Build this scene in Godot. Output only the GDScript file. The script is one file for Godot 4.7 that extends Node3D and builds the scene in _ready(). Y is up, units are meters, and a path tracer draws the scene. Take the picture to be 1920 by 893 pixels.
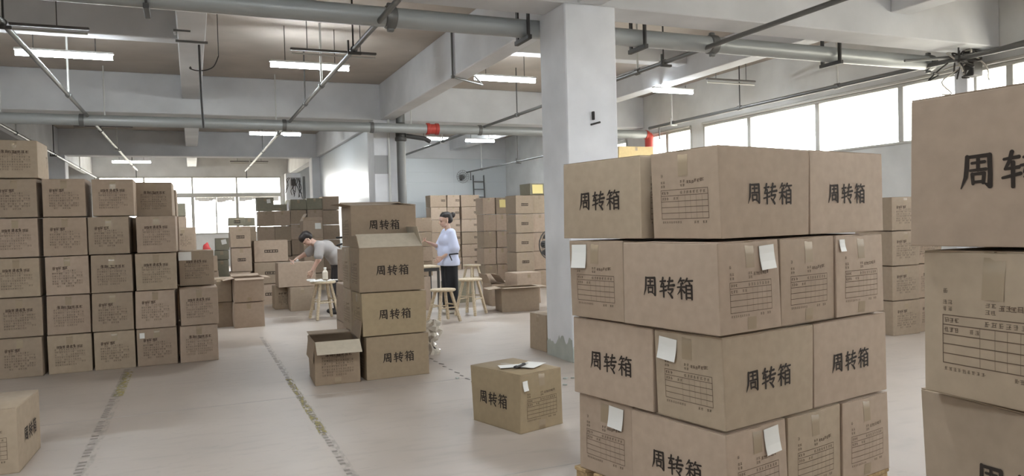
extends Node3D
# Packing warehouse: walls of brown cartons, pillars, beams, sprinkler pipes, two workers. Metres, y up, camera near the origin.

const SKY_E := 8.5      # brightness of the hazy sky
const EXPO := 2.15       # exposure
const LAMP_E := 2.5     # each lit tube lamp
const GLOW_E := 42.0    # its diffuser as seen
const CART := Vector3(0.42, 0.42, 0.61)     # the turnover carton: short side, height, long side
var rng := RandomNumberGenerator.new()
var M := {}
var cache := {}
var used := {}


func _ready():
	rng.seed = 7
	# ---- camera
	var cam := Camera3D.new()
	cam.name = "camera"
	cam.position = Vector3(0, 1.5, 0)
	cam.rotation = Vector3(deg_to_rad(-1.2), deg_to_rad(-23.1), deg_to_rad(-1.5))
	cam.fov = 35.28
	cam.near = 0.05
	cam.far = 200.0
	add_child(cam)
	cam.current = true
	# ---- sky and exposure: a bright hazy white sky
	var env := Environment.new()
	env.background_mode = Environment.BG_SKY
	var sm := ProceduralSkyMaterial.new()
	sm.sky_top_color = Color(0.93, 0.95, 0.97)
	sm.sky_horizon_color = Color(1.0, 0.99, 0.965)
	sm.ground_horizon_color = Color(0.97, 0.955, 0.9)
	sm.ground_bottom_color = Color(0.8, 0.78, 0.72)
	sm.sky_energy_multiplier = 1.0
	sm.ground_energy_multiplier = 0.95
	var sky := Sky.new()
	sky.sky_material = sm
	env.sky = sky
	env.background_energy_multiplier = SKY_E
	env.tonemap_mode = Environment.TONE_MAPPER_LINEAR
	env.tonemap_exposure = EXPO
	env.sdfgi_enabled = true
	env.ssao_enabled = true
	env.ssil_enabled = true
	var we := WorldEnvironment.new()
	we.name = "world_environment"
	we.environment = env
	add_child(we)

	make_materials()
	build_shell()
	build_windows()
	build_pillars()
	build_pipes()
	build_lamps()
	build_near_pallet()
	build_far_right_stack()
	build_left_wall()
	build_centre()
	build_single_box()
	build_behind_left()
	build_behind_right()
	build_furniture()
	build_people()
	build_small_things()


# ------------------------------------------------------------------ helpers
func numbered(called: String) -> String:
	var n: int = used.get(called, 0)
	used[called] = n + 1
	return called if n == 0 else "%s_%03d" % [called, n]


func thing(called: String, label: String, category: String, at := Vector3.ZERO, turn := 0.0, group := "") -> Node3D:
	var o := Node3D.new()
	o.name = numbered(called)
	add_child(o)
	o.position = at
	o.rotation.y = deg_to_rad(turn)
	tag(o, label, category, group)
	return o


func tag(o: Node, label: String, category: String, group := ""):
	o.set_meta("label", label)
	o.set_meta("category", category)
	if group:
		o.set_meta("group", group)


func part(called: String, mesh: Mesh, mat: Material, parent: Node, at := Vector3.ZERO, rot := Vector3.ZERO) -> MeshInstance3D:
	var o := MeshInstance3D.new()
	o.name = numbered(called) if parent == self else called
	o.mesh = mesh
	o.material_override = mat
	o.position = at
	o.rotation = rot
	parent.add_child(o, true)
	return o


func st_new() -> SurfaceTool:
	var st := SurfaceTool.new()
	st.begin(Mesh.PRIMITIVE_TRIANGLES)
	return st


func put(called: String, st: SurfaceTool, mat: Material, parent: Node) -> MeshInstance3D:
	return part(called, st.commit(), mat, parent)


func struct(called: String, st: SurfaceTool, mat: Material, label: String, category := "", parent: Node = self) -> MeshInstance3D:
	var o := put(called, st, mat, parent)
	if parent == self:
		o.set_meta("kind", "structure")
		o.set_meta("label", label)
		o.set_meta("category", category)
	return o


func tri(st: SurfaceTool, a: Vector3, b: Vector3, c: Vector3, n: Vector3):
	for p in [a, b, c]:
		st.set_normal(n)
		st.set_uv(Vector2(p.x, p.z))
		st.add_vertex(p)


func quad(st: SurfaceTool, a: Vector3, b: Vector3, c: Vector3, d: Vector3):
	# a, b, c, d clockwise from outside
	var n := (c - a).cross(b - a).normalized()
	tri(st, a, b, c, n)
	tri(st, a, c, d, n)


func bx(st: SurfaceTool, c: Vector3, s: Vector3, basis := Basis(), bev := 0.0):
	# a box, its edges chamfered by bev
	var h := s / 2.0
	var e: float = minf(bev, minf(h.x, minf(h.y, h.z)) * 0.8)
	for ax in 3:
		for sg in [-1.0, 1.0]:
			var u := (ax + 1) % 3
			var v := (ax + 2) % 3
			var P: Array[Vector3] = []
			for k in [[-1, -1], [-1, 1], [1, 1], [1, -1]]:
				var p := Vector3.ZERO
				p[ax] = sg * h[ax]
				p[u] = k[0] * (h[u] - e)
				p[v] = k[1] * (h[v] - e)
				P.append(c + basis * p)
			if sg > 0:
				quad(st, P[0], P[1], P[2], P[3])
			else:
				quad(st, P[3], P[2], P[1], P[0])
	if e <= 0.0:
		return
	for ax in 3:                       # the twelve chamfers
		var u := (ax + 1) % 3
		var v := (ax + 2) % 3
		for su in [-1.0, 1.0]:
			for sv in [-1.0, 1.0]:
				var P: Array[Vector3] = []
				for k in [[-1, 0], [1, 0], [1, 1], [-1, 1]]:
					var p := Vector3.ZERO
					p[ax] = k[0] * (h[ax] - e)
					p[u] = su * (h[u] - (e if k[1] else 0.0))
					p[v] = sv * (h[v] - (0.0 if k[1] else e))
					P.append(c + basis * p)
				if su * sv < 0:
					quad(st, P[0], P[1], P[2], P[3])
				else:
					quad(st, P[3], P[2], P[1], P[0])
	for sx in [-1.0, 1.0]:
		for sy in [-1.0, 1.0]:
			for sz in [-1.0, 1.0]:
				var a := c + basis * Vector3(sx * h.x, sy * (h.y - e), sz * (h.z - e))
				var b := c + basis * Vector3(sx * (h.x - e), sy * h.y, sz * (h.z - e))
				var d := c + basis * Vector3(sx * (h.x - e), sy * (h.y - e), sz * h.z)
				var n := (basis * Vector3(sx, sy, sz)).normalized()
				if (b - a).cross(d - a).dot(n) > 0:
					tri(st, a, d, b, n)
				else:
					tri(st, a, b, d, n)


func span(st: SurfaceTool, a: Vector3, b: Vector3, bev := 0.0):
	# the box between two corners
	bx(st, (a + b) / 2.0, (b - a).abs(), Basis(), bev)


func frame_of(d: Vector3) -> Basis:
	var y := d.normalized()
	var x := y.cross(Vector3.UP if absf(y.y) < 0.9 else Vector3.RIGHT).normalized()
	return Basis(x, y, x.cross(y))


func bar(st: SurfaceTool, a: Vector3, b: Vector3, w: float, t: float, bev := 0.0):
	bx(st, (a + b) / 2.0, Vector3(w, a.distance_to(b), t), frame_of(b - a), bev)


func tube(st: SurfaceTool, pts: Array, r: float, seg := 12, r2 := -1.0, caps := true):
	# a round tube through the points, radius r at the start and r2 at the end
	var rings := []
	var side := Vector3.ZERO
	for i in pts.size():
		var d: Vector3
		if i == 0:
			d = pts[1] - pts[0]
		elif i == pts.size() - 1:
			d = pts[i] - pts[i - 1]
		else:
			d = (pts[i + 1] - pts[i]).normalized() + (pts[i] - pts[i - 1]).normalized()
		d = d.normalized()
		if side == Vector3.ZERO:
			side = d.cross(Vector3.UP if absf(d.y) < 0.9 else Vector3.RIGHT).normalized()
		else:
			side = (side - d * side.dot(d)).normalized()
		var up := d.cross(side)
		var rr := r if r2 < 0 else lerpf(r, r2, float(i) / (pts.size() - 1))
		var ring := []
		for k in seg:
			var t := TAU * k / seg
			ring.append([pts[i] + (side * cos(t) + up * sin(t)) * rr, side * cos(t) + up * sin(t)])
		rings.append([ring, d])
	for i in pts.size() - 1:
		for k in seg:
			var a = rings[i][0][k]
			var b = rings[i][0][(k + 1) % seg]
			var c = rings[i + 1][0][(k + 1) % seg]
			var e = rings[i + 1][0][k]
			for p in [a, c, b, a, e, c]:
				st.set_normal(p[1])
				st.set_uv(Vector2(float(k) / seg, float(i)))
				st.add_vertex(p[0])
	if caps:
		for end in [0, pts.size() - 1]:
			var n: Vector3 = rings[end][1] * (-1.0 if end == 0 else 1.0)
			for k in seg:
				var p: Vector3 = rings[end][0][k][0]
				var q: Vector3 = rings[end][0][(k + 1) % seg][0]
				if (p - pts[end]).cross(q - pts[end]).dot(n) > 0.0:
					tri(st, pts[end], q, p, n)
				else:
					tri(st, pts[end], p, q, n)


func lathe(st: SurfaceTool, prof: Array, seg := 20, at := Vector3.ZERO, basis := Basis()):
	# prof: Vector2(radius, height) from the bottom up
	for i in prof.size() - 1:
		var p: Vector2 = prof[i]
		var q: Vector2 = prof[i + 1]
		var n2 := Vector2(q.y - p.y, p.x - q.x).normalized()
		for k in seg:
			var t0 := TAU * k / seg
			var t1 := TAU * (k + 1) / seg
			var c0 := Vector3(cos(t0), 0, sin(t0))
			var c1 := Vector3(cos(t1), 0, sin(t1))
			var a := c0 * p.x + Vector3(0, p.y, 0)
			var b := c1 * p.x + Vector3(0, p.y, 0)
			var c := c1 * q.x + Vector3(0, q.y, 0)
			var d := c0 * q.x + Vector3(0, q.y, 0)
			var n0 := c0 * n2.x + Vector3(0, n2.y, 0)
			var n1 := c1 * n2.x + Vector3(0, n2.y, 0)
			for v in [[a, n0], [b, n1], [c, n1], [a, n0], [c, n1], [d, n0]]:
				st.set_normal((basis * v[1]).normalized())
				st.set_uv(Vector2(t0, v[0].y))
				st.add_vertex(at + basis * v[0])


func curve(pts: Array, n := 6) -> Array:
	# a smooth line through the points
	var out := []
	for i in pts.size() - 1:
		var p0: Vector3 = pts[maxi(i - 1, 0)]
		var p1: Vector3 = pts[i]
		var p2: Vector3 = pts[i + 1]
		var p3: Vector3 = pts[mini(i + 2, pts.size() - 1)]
		for k in n:
			out.append(p1.cubic_interpolate(p2, p0, p3, float(k) / n))
	out.append(pts[-1])
	return out


# ------------------------------------------------------------------ materials and print
func std(c: Color, rough := 0.8, metal := 0.0) -> StandardMaterial3D:
	var m := StandardMaterial3D.new()
	m.albedo_color = c
	m.roughness = rough
	m.metallic = metal
	return m


func noise_tex(freq: float, lo: Color, hi: Color, size := 512, oct := 4, sd := 1, normal := 0.0) -> NoiseTexture2D:
	var n := FastNoiseLite.new()
	n.seed = sd
	n.noise_type = FastNoiseLite.TYPE_SIMPLEX_SMOOTH
	n.frequency = freq
	n.fractal_octaves = oct
	var t := NoiseTexture2D.new()
	t.width = size
	t.height = size
	t.seamless = true
	t.noise = n
	if normal > 0.0:
		t.as_normal_map = true
		t.bump_strength = normal
	else:
		var g := Gradient.new()
		g.set_color(0, lo)
		g.set_color(1, hi)
		t.color_ramp = g
	return t


func noisy(c: Color, rough: float, tex: Texture2D, scale: float, world := false) -> StandardMaterial3D:
	var m := std(c, rough)
	m.albedo_texture = tex
	m.uv1_triplanar = true
	m.uv1_world_triplanar = world
	m.uv1_scale = Vector3.ONE * scale
	return m


func make_materials():
	var grain := noise_tex(0.02, Color(0.94, 0.94, 0.94), Color(1, 1, 1), 512, 5, 3)
	var tints := [Color8(174, 154, 135), Color8(167, 147, 127), Color8(178, 158, 139), Color8(171, 153, 131), Color8(160, 142, 122), Color8(170, 150, 131),
		Color8(151, 132, 107), Color8(158, 139, 110), Color8(146, 127, 104), Color8(150, 130, 108)]
	for i in tints.size():
		M["card%d" % i] = noisy(tints[i], 0.78, grain, 1.3)
	M.card_lit = noisy(Color8(196, 184, 164), 0.8, grain, 1.3)  # unprinted board; the light on the open flaps is put into its colour
	M.card_grey = noisy(Color8(140, 134, 116), 0.8, grain, 1.3)
	M.card_yellow = noisy(Color8(202, 178, 128), 0.7, grain, 1.3)
	M.tape = std(Color8(152, 134, 110), 0.5)
	M.tape_clear = std(Color8(166, 150, 126), 0.22)
	M.paper = std(Color8(226, 224, 218), 0.75)
	M.paper_y = std(Color8(236, 218, 150), 0.75)
	var wall_n := noise_tex(0.006, Color(0.9, 0.9, 0.9), Color(1, 1, 1), 512, 5, 11)
	M.white = noisy(Color8(232, 233, 236), 0.75, wall_n, 0.35, true)
	M.wall = noisy(Color8(222, 222, 220), 0.8, wall_n, 0.3, true)
	M.ceil = noisy(Color8(190, 180, 169), 0.9, wall_n, 0.25, true)
	M.beam = noisy(Color8(223, 224, 226), 0.85, wall_n, 0.25, true)
	M.panel = std(Color8(206, 211, 214), 0.3)
	M.floor = noisy(Color8(184, 172, 161), 0.46, ImageTexture.create_from_image(floor_image()), 0.125, true)
	M.joint = std(Color8(168, 162, 156), 0.7)
	M.grey = std(Color8(160, 160, 160), 0.7)
	M.galv = std(Color8(160, 163, 162), 0.38, 0.2)
	M.branch = std(Color8(108, 108, 106), 0.42, 0.4)
	M.galv_dark = std(Color8(112, 112, 110), 0.45, 0.5)
	M.steel = std(Color8(70, 68, 66), 0.55, 0.3)
	M.dark = std(Color8(46, 43, 42), 0.7)
	M.pale_metal = std(Color8(206, 206, 202), 0.5)
	M.red = std(Color8(176, 62, 52), 0.5)
	M.alu = std(Color8(186, 184, 178), 0.5, 0.2)
	M.housing = std(Color8(190, 188, 184), 0.55)
	M.housing_dark = std(Color8(96, 92, 90), 0.6)
	M.glow = std(Color8(255, 253, 248), 0.5)
	M.glow.emission_enabled = true
	M.glow.emission = Color(0.94, 0.975, 1.0)
	M.glow.emission_energy_multiplier = GLOW_E
	M.glass = std(Color(0.93, 0.97, 0.96, 0.06), 0.03)
	M.glass.transparency = BaseMaterial3D.TRANSPARENCY_ALPHA
	M.wood = noisy(Color8(214, 198, 172), 0.6, noise_tex(0.03, Color(0.8, 0.78, 0.74), Color(1, 1, 1), 256, 3, 31), 3.0)
	M.pallet = noisy(Color8(188, 160, 118), 0.85, noise_tex(0.03, Color(0.75, 0.73, 0.7), Color(1, 1, 1), 256, 3, 32), 3.0)
	M.skin = std(Color8(206, 172, 154), 0.55)
	M.skin.subsurf_scatter_enabled = true
	M.skin.subsurf_scatter_strength = 0.15
	M.hair = std(Color8(34, 26, 24), 0.5)
	M.shirt_blue = std(Color8(200, 206, 230), 0.85)
	M.shirt_grey = std(Color8(163, 158, 155), 0.85)
	M.trouser = std(Color8(26, 27, 32), 0.85)
	M.trouser_grey = std(Color8(50, 48, 50), 0.85)
	M.shoe = std(Color8(214, 208, 198), 0.6)
	M.cloth = std(Color8(236, 234, 230), 0.8)
	M.black_bag = std(Color8(30, 27, 27), 0.45)
	M.plastic = std(Color8(216, 208, 194), 0.12)
	M.red_bag = std(Color8(206, 70, 72), 0.45)
	M.stain = noisy(Color8(182, 186, 178), 0.85, wall_n, 1.2, true)
	M.cable = std(Color8(54, 50, 48), 0.6)
	M.cable_pale = std(Color8(196, 190, 180), 0.6)
	# print
	M.lettering = print_mat(lettering_image(), Color8(44, 34, 26))
	M.form = print_mat(form_image(1), Color8(86, 66, 50))
	M.form2 = print_mat(form_image(2), Color8(86, 66, 50))
	for i in 3:
		M["marks%d" % i] = print_mat(marks_image(i + 5), Color8(92, 74, 60))
	M.band = print_mat(band_image(), Color8(52, 42, 34))
	M.note = print_mat(note_image(), Color8(70, 74, 84))
	M.line_yellow = print_mat(worn_image(41, 0.05, 0.62, false), Color8(188, 174, 104))
	M.line_dark = print_mat(worn_image(42, 0.0, 0.26, true), Color8(128, 120, 112))
	M.line_dots = print_mat(dots_image(), Color8(84, 76, 70))


func print_mat(im: Image, c: Color) -> StandardMaterial3D:
	var m := std(c, 0.85)
	m.albedo_texture = ImageTexture.create_from_image(im)
	m.transparency = BaseMaterial3D.TRANSPARENCY_ALPHA
	return m


func blank(w: int, h: int) -> Image:
	var im := Image.create(w, h, false, Image.FORMAT_RGBA8)
	im.fill(Color(1, 1, 1, 0))
	return im


func ink(im: Image, a: Vector2, b: Vector2, wa: float, wb: float, strength := 1.0):
	# one brush stroke: width wa at a, wb at b, in pixels
	var m := maxf(wa, wb) + 1.5
	var x0 := maxi(0, int(minf(a.x, b.x) - m))
	var x1 := mini(im.get_width() - 1, int(maxf(a.x, b.x) + m))
	var y0 := maxi(0, int(minf(a.y, b.y) - m))
	var y1 := mini(im.get_height() - 1, int(maxf(a.y, b.y) + m))
	var d := b - a
	var L := maxf(d.length_squared(), 0.0001)
	for y in range(y0, y1 + 1):
		for x in range(x0, x1 + 1):
			var p := Vector2(x, y) - a
			var t := clampf(p.dot(d) / L, 0.0, 1.0)
			var al := clampf(0.5 + lerpf(wa, wb, t) - (p - d * t).length(), 0.0, 1.0) * strength
			if al > im.get_pixel(x, y).a:
				im.set_pixel(x, y, Color(1, 1, 1, al))


func glyph(im: Image, org: Vector2, em: float, strokes: Array):
	# strokes: [x, y, width, x, y, width, ...] on a square of 100
	for s in strokes:
		for i in range(0, s.size() - 3, 3):
			ink(im, org + Vector2(s[i], s[i + 1]) * em / 100.0, org + Vector2(s[i + 3], s[i + 4]) * em / 100.0, s[i + 2] * em / 156.0, s[i + 5] * em / 156.0)


func lettering_image() -> Image:
	var im := blank(640, 208)
	var zhou := [[22, 10, 9, 21, 40, 10, 18, 66, 9, 6, 96, 3], [22, 11, 7, 80, 9, 9], [81, 9, 10, 83, 60, 10, 82, 92, 11, 68, 84, 3],
		[35, 28, 6, 68, 26, 7], [51, 16, 8, 51, 47, 8], [31, 48, 6, 72, 46, 7], [36, 58, 8, 38, 84, 7], [37, 58, 6, 67, 57, 8, 65, 82, 8], [37, 80, 6, 65, 79, 7]]
	var zhuan := [[6, 24, 6, 42, 20, 8], [25, 6, 9, 19, 30, 8, 9, 50, 6, 42, 47, 8], [28, 34, 9, 28, 97, 8], [3, 73, 6, 46, 64, 8],
		[54, 22, 6, 88, 17, 9], [47, 43, 6, 97, 37, 10], [70, 4, 9, 64, 30, 9, 57, 60, 8, 88, 57, 9, 84, 66, 8, 68, 84, 4], [56, 73, 5, 72, 85, 9, 82, 97, 10]]
	var xiang := [[26, 2, 8, 18, 14, 7, 7, 26, 3], [20, 14, 6, 46, 11, 7], [30, 16, 4, 37, 26, 9], [64, 2, 8, 57, 13, 7, 47, 24, 3], [60, 14, 6, 96, 11, 7], [72, 16, 4, 79, 26, 9],
		[3, 46, 6, 48, 42, 8], [27, 30, 9, 27, 98, 8], [26, 48, 8, 16, 66, 6, 3, 80, 3], [31, 54, 4, 46, 68, 9],
		[57, 35, 8, 57, 97, 9], [57, 36, 6, 90, 34, 9, 90, 97, 9], [58, 54, 6, 88, 53, 7], [58, 72, 6, 88, 71, 7], [58, 92, 6, 89, 91, 7]]
	glyph(im, Vector2(10, 8), 190, zhou)
	glyph(im, Vector2(222, 8), 190, zhuan)
	glyph(im, Vector2(438, 8), 190, xiang)
	return im


func scribble(im: Image, r: RandomNumberGenerator, x: float, y: float, s: float, strength := 1.0):
	# one small unreadable character: a few short strokes
	for k in 3:
		var yy := y + s * (0.12 + 0.36 * k) + r.randf_range(-0.05, 0.05) * s
		ink(im, Vector2(x + s * r.randf_range(0.0, 0.25), yy), Vector2(x + s * r.randf_range(0.6, 0.95), yy - s * 0.04), s * 0.05, s * 0.06, strength)
	for k in 2:
		var xx := x + s * r.randf_range(0.15, 0.8)
		ink(im, Vector2(xx, y + s * r.randf_range(0.0, 0.3)), Vector2(xx + s * r.randf_range(-0.15, 0.12), y + s * r.randf_range(0.6, 1.0)), s * 0.06, s * 0.05, strength)


func form_image(sd: int) -> Image:
	# the printed packing form: heading, ruled table, foot line
	var r := RandomNumberGenerator.new()
	r.seed = sd
	var im := blank(384, 352)
	scribble(im, r, 6, 6, 22, 0.7)
	for k in 2:
		for j in 2:
			scribble(im, r, 6 + 20 * j, 52 + 26 * k, 18, 0.8)
			scribble(im, r, 168 + 20 * j, 52 + 26 * k, 18, 0.8)
	for k in 7:                      # the handwriting after the colon
		scribble(im, r, 216 + k * 20 + r.randf_range(-3, 3), 60 - k * 2 + r.randf_range(-4, 4), 22, 0.95)
	for k in 6:
		ink(im, Vector2(6, 112 + k * 38), Vector2(378, 112 + k * 38), 1.6, 1.6)
	for x in [6, 378]:
		ink(im, Vector2(x, 112), Vector2(x, 302), 1.4, 1.4, 0.9)
	for x in [150, 204, 246, 290, 334]:
		ink(im, Vector2(x, 150), Vector2(x, 302), 0.9, 0.9, 0.55)
	for j in 3:
		scribble(im, r, 12 + 20 * j, 122, 19, 0.9)
		scribble(im, r, 12 + 20 * j, 160, 19, 0.9)
	for j in 8:
		scribble(im, r, 166 + 25 * j, 122, 20, 0.75)
	for j in 2:
		scribble(im, r, 110 + 22 * j, 160, 18, 0.7)
	for j in 9:
		scribble(im, r, 10 + 18 * j, 318, 15, 0.75)
	for j in 2:
		scribble(im, r, 268 + 18 * j, 318, 17, 0.8)
		scribble(im, r, 330 + 18 * j, 318, 17, 0.8)
	return im


func marks_image(sd: int) -> Image:
	# faded shipping marks: lines of small characters with some bolder handwriting on top
	var r := RandomNumberGenerator.new()
	r.seed = sd
	var im := blank(256, 192)
	for row in 7:
		var x := 10.0
		var stop := 246.0 if row % 3 else 190.0
		while x < stop:
			if r.randf() < 0.82:
				scribble(im, r, x, 34 + row * 22, 15, r.randf_range(0.35, 0.8))
			x += 17
	var hx := r.randf_range(8, 40)
	for j in r.randi_range(5, 8):
		for rep in 2:
			scribble(im, r, hx, 6 + r.randf_range(-3, 4), 26, 0.85)
		hx += r.randf_range(18, 32)
	for y in [56, 100, 144]:
		ink(im, Vector2(10, y), Vector2(246, y), 0.8, 0.8, 0.5)
	return im


func band_image() -> Image:
	# a dark printed bar with pale gaps, as on the cartons further back
	var r := RandomNumberGenerator.new()
	r.seed = 77
	var im := blank(192, 64)
	ink(im, Vector2(10, 10), Vector2(182, 10), 5, 5)
	ink(im, Vector2(10, 54), Vector2(182, 54), 5, 5)
	ink(im, Vector2(10, 10), Vector2(10, 54), 5, 5)
	ink(im, Vector2(182, 10), Vector2(182, 54), 5, 5)
	for j in 4:
		scribble(im, r, 24 + 38 * j, 16, 34)
		scribble(im, r, 26 + 38 * j, 18, 30)
	return im


func note_image() -> Image:
	var im := blank(96, 80)
	var p := Vector2(14, 18)
	for k in 9:
		var q := Vector2(14 + k * 8, 15 + (k * 37 % 7))
		ink(im, p, q, 1.4, 1.4)
		p = q
	ink(im, Vector2(10, 30), Vector2(84, 28), 0.8, 0.8, 0.5)
	return im


func worn_image(sd: int, bias: float, most: float, notched: bool) -> Image:
	# what is left of a painted line: patchy, with a row of worn notches along one side
	var n := FastNoiseLite.new()
	n.seed = sd
	n.frequency = 0.03
	n.fractal_octaves = 3
	var im := blank(32, 512)
	for y in 512:
		for x in 32:
			var v := n.get_noise_2d(x * 2.0, y) + bias
			var a := clampf(0.5 + v * 1.5, 0.0, 1.0) * most
			if notched:
				a *= 0.75
				if (y / 8) % 2 == 0 and x > 3 and x < 18 and n.get_noise_2d(300.0, y / 16 * 16) > -0.2:
					a = maxf(a, 0.42)
			im.set_pixel(x, y, Color(1, 1, 1, a * clampf(minf(x, 31 - x) / 4.0, 0.0, 1.0)))
	return im


func floor_image() -> Image:
	# painted concrete: soft clouding, scuffs drawn out along the aisle, a few fine cracks
	var n := FastNoiseLite.new()
	n.seed = 21
	n.frequency = 1.0
	n.fractal_octaves = 4
	var w := FastNoiseLite.new()
	w.seed = 22
	w.frequency = 1.0
	w.fractal_octaves = 3
	var S := 512
	var im := Image.create(S, S, false, Image.FORMAT_RGBA8)
	for y in S:
		for x in S:
			var u := TAU * x / S
			var v := TAU * y / S
			var cloud := n.get_noise_3d(cos(u) * 1.2 + 5.0, sin(u) * 1.2, v * 0.0 + cos(v) * 1.2) + n.get_noise_3d(sin(v) * 1.2, cos(u) * 1.1, 9.0)
			var scuff := w.get_noise_3d(cos(u) * 3.0, sin(u) * 3.0, sin(v) * 9.0 + cos(v) * 9.0)
			var crack := absf(w.get_noise_3d(cos(v) * 1.4 + 20.0, sin(v) * 1.4, sin(u) * 1.4))
			var g := 0.94 + 0.045 * cloud - 0.07 * maxf(0.0, scuff - 0.12) - (0.04 if crack < 0.004 else 0.0)
			im.set_pixel(x, y, Color(g, g * 0.996, g * 0.99))
	return im


func dots_image() -> Image:
	var r := RandomNumberGenerator.new()
	r.seed = 5
	var im := blank(48, 512)
	for k in 11:
		var c := Vector2(20 + r.randf_range(-4, 6), 22 + k * 46)
		ink(im, c, c + Vector2(r.randf_range(4, 12), r.randf_range(6, 16)), r.randf_range(4, 8), r.randf_range(2, 6), r.randf_range(0.55, 0.95))
	return im


# ------------------------------------------------------------------ the setting
const XL := -8.5      # left wall
const XR := 10.5      # right wall
const ZB := -33.0     # back wall
const ZF := 5.5       # wall behind the camera
const YC := 4.55      # underside of the slab


func build_shell():
	var st := st_new()
	span(st, Vector3(XL - 0.3, -0.3, ZB - 0.3), Vector3(XR + 0.3, 0, ZF + 0.3))
	var fl := struct("floor", st, M.floor, "pale grey painted concrete floor with worn aisle lines", "floor")
	# the worn aisle lines, a thin print on the floor
	for l in [[-0.675, -9.0, -7.7, 0.10, "line_yellow"], [-0.69, -9.2, -2.6, 0.11, "line_dark"], [0.84, -10.9, -2.6, 0.08, "line_dark"], [0.83, -7.7, -5.5, 0.07, "line_yellow"], [2.40, -8.3, -6.55, 0.09, "line_dots"]]:
		var q := st_new()
		flat(q, l[0], l[1], l[2], l[3], 0.0012 if l[4] == "line_yellow" else 0.002)
		put("aisle_line", q, M[l[4]], fl)
	for j in [[-6.2, -6.85, 9.6], [-6.2, -13.1, 9.6], [0.9, -4.1, 2.4]]:
		var q := st_new()
		span(q, Vector3(j[0], 0, j[1]), Vector3(j[0] + j[2], 0.001, j[1] + 0.012))
		put("floor_joint", q, M.joint, fl)
	st = st_new()
	span(st, Vector3(XL - 0.3, YC, ZB - 0.3), Vector3(XR + 0.3, YC + 0.25, ZF + 0.3))
	var ce := struct("ceiling", st, M.ceil, "grey concrete ceiling crossed by deep painted beams", "ceiling")
	for z in [2.0, -7.0, -16.0, -25.0]:            # the main beams across
		st = st_new()
		span(st, Vector3(XL, 3.78, z - 0.5), Vector3(XR, YC, z), 0.012)
		put("beam", st, M.beam, ce)
	for x in [-3.77, 3.80]:                        # the main beams along the hall
		for seg in [[ZF, 2.0], [1.5, -7.0], [-7.5, -16.0], [-16.5, -25.0], [-25.5, ZB]]:
			st = st_new()
			span(st, Vector3(x, 3.79, seg[1]), Vector3(x + 0.3, YC, seg[0]), 0.012)
			put("beam", st, M.beam, ce)
	for x in [-0.10, 8.38]:                        # the shallower beams between them
		for seg in [[1.5, -7.0], [-7.5, -16.0], [-16.5, -25.0], [-25.5, ZB]]:
			st = st_new()
			span(st, Vector3(x, 4.08, seg[1]), Vector3(x + 0.34, YC, seg[0]), 0.01)
			put("beam", st, M.beam, ce)
	for b in [[-3.47, -0.10, -11.5, 4.12], [4.10, 8.38, -11.6, 4.3]]:
		st = st_new()
		span(st, Vector3(b[0], b[3], b[2]), Vector3(b[1], YC, b[2] + 0.28), 0.01)
		put("beam", st, M.beam, ce)
	st = st_new()                                  # the pale block and its angle irons under the middle beam
	span(st, Vector3(-0.09, 4.0, -10.75), Vector3(0.24, 4.08, -9.2), 0.008)
	put("beam_pad", st, M.beam, ce)
	st = st_new()
	bar(st, Vector3(-0.12, 3.99, -10.76), Vector3(0.27, 3.99, -10.76), 0.03, 0.03)
	bar(st, Vector3(-0.12, 3.99, -10.2), Vector3(0.06, 3.99, -10.2), 0.02, 0.02)
	bar(st, Vector3(-0.12, 4.08, -10.76), Vector3(-0.12, 3.99, -10.2), 0.03, 0.03)
	put("angle_iron", st, M.galv_dark, ce)
	# walls
	st = st_new()
	span(st, Vector3(XL - 0.25, 0, ZB), Vector3(XL, YC, ZF))
	struct("wall_left", st, M.wall, "plain pale wall at the left end of the hall", "wall")
	st = st_new()
	span(st, Vector3(XL, 0, ZF), Vector3(XR, YC, ZF + 0.25))
	struct("wall_front", st, M.wall, "plain pale wall behind the viewpoint", "wall")
	st = st_new()
	var wx := Vector3(XR, 0, 0)
	span(st, wx + Vector3(0, 0, ZB), wx + Vector3(0.25, 2.59, ZF))
	span(st, wx + Vector3(0, 3.55, ZB), wx + Vector3(0.25, YC, ZF))
	for p in [[ZB, -20.4], [-16.8, -15.9], [-14.05, -13.62], [-7.56, -7.38], [3.2, ZF]]:
		span(st, wx + Vector3(0, 2.59, p[0]), wx + Vector3(0.25, 3.55, p[1]))
	struct("wall_right", st, M.wall, "pale wall with a high band of windows on the right", "wall")
	st = st_new()
	span(st, Vector3(XL, 0, ZB - 0.25), Vector3(XR, 1.33, ZB))
	span(st, Vector3(XL, 3.69, ZB - 0.25), Vector3(XR, YC, ZB))
	span(st, Vector3(XL, 1.33, ZB - 0.25), Vector3(-3.3, 3.69, ZB))
	span(st, Vector3(3.53, 1.33, ZB - 0.25), Vector3(XR, 3.69, ZB))
	struct("wall_back", st, M.wall, "pale wall with tall bright windows at the far end", "wall")
	# the partition round the back room on the right
	var pw := Node3D.new()
	pw.name = "wall_partition"
	add_child(pw)
	pw.set_meta("kind", "structure")
	pw.set_meta("label", "white panel partition with fine level joints around the back room")
	pw.set_meta("category", "wall")
	for yy in [[0.0, 1.2], [1.2, 2.3], [2.3, 2.95], [2.95, 3.3], [3.3, 3.78]]:
		for xx in [[4.27, 6.4], [6.4, 8.5], [8.5, XR]]:
			st = st_new()
			span(st, Vector3(xx[0], yy[0], -25.12), Vector3(xx[1], yy[1], -25.02), 0.006)
			put("panel", st, M.panel, pw)
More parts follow.
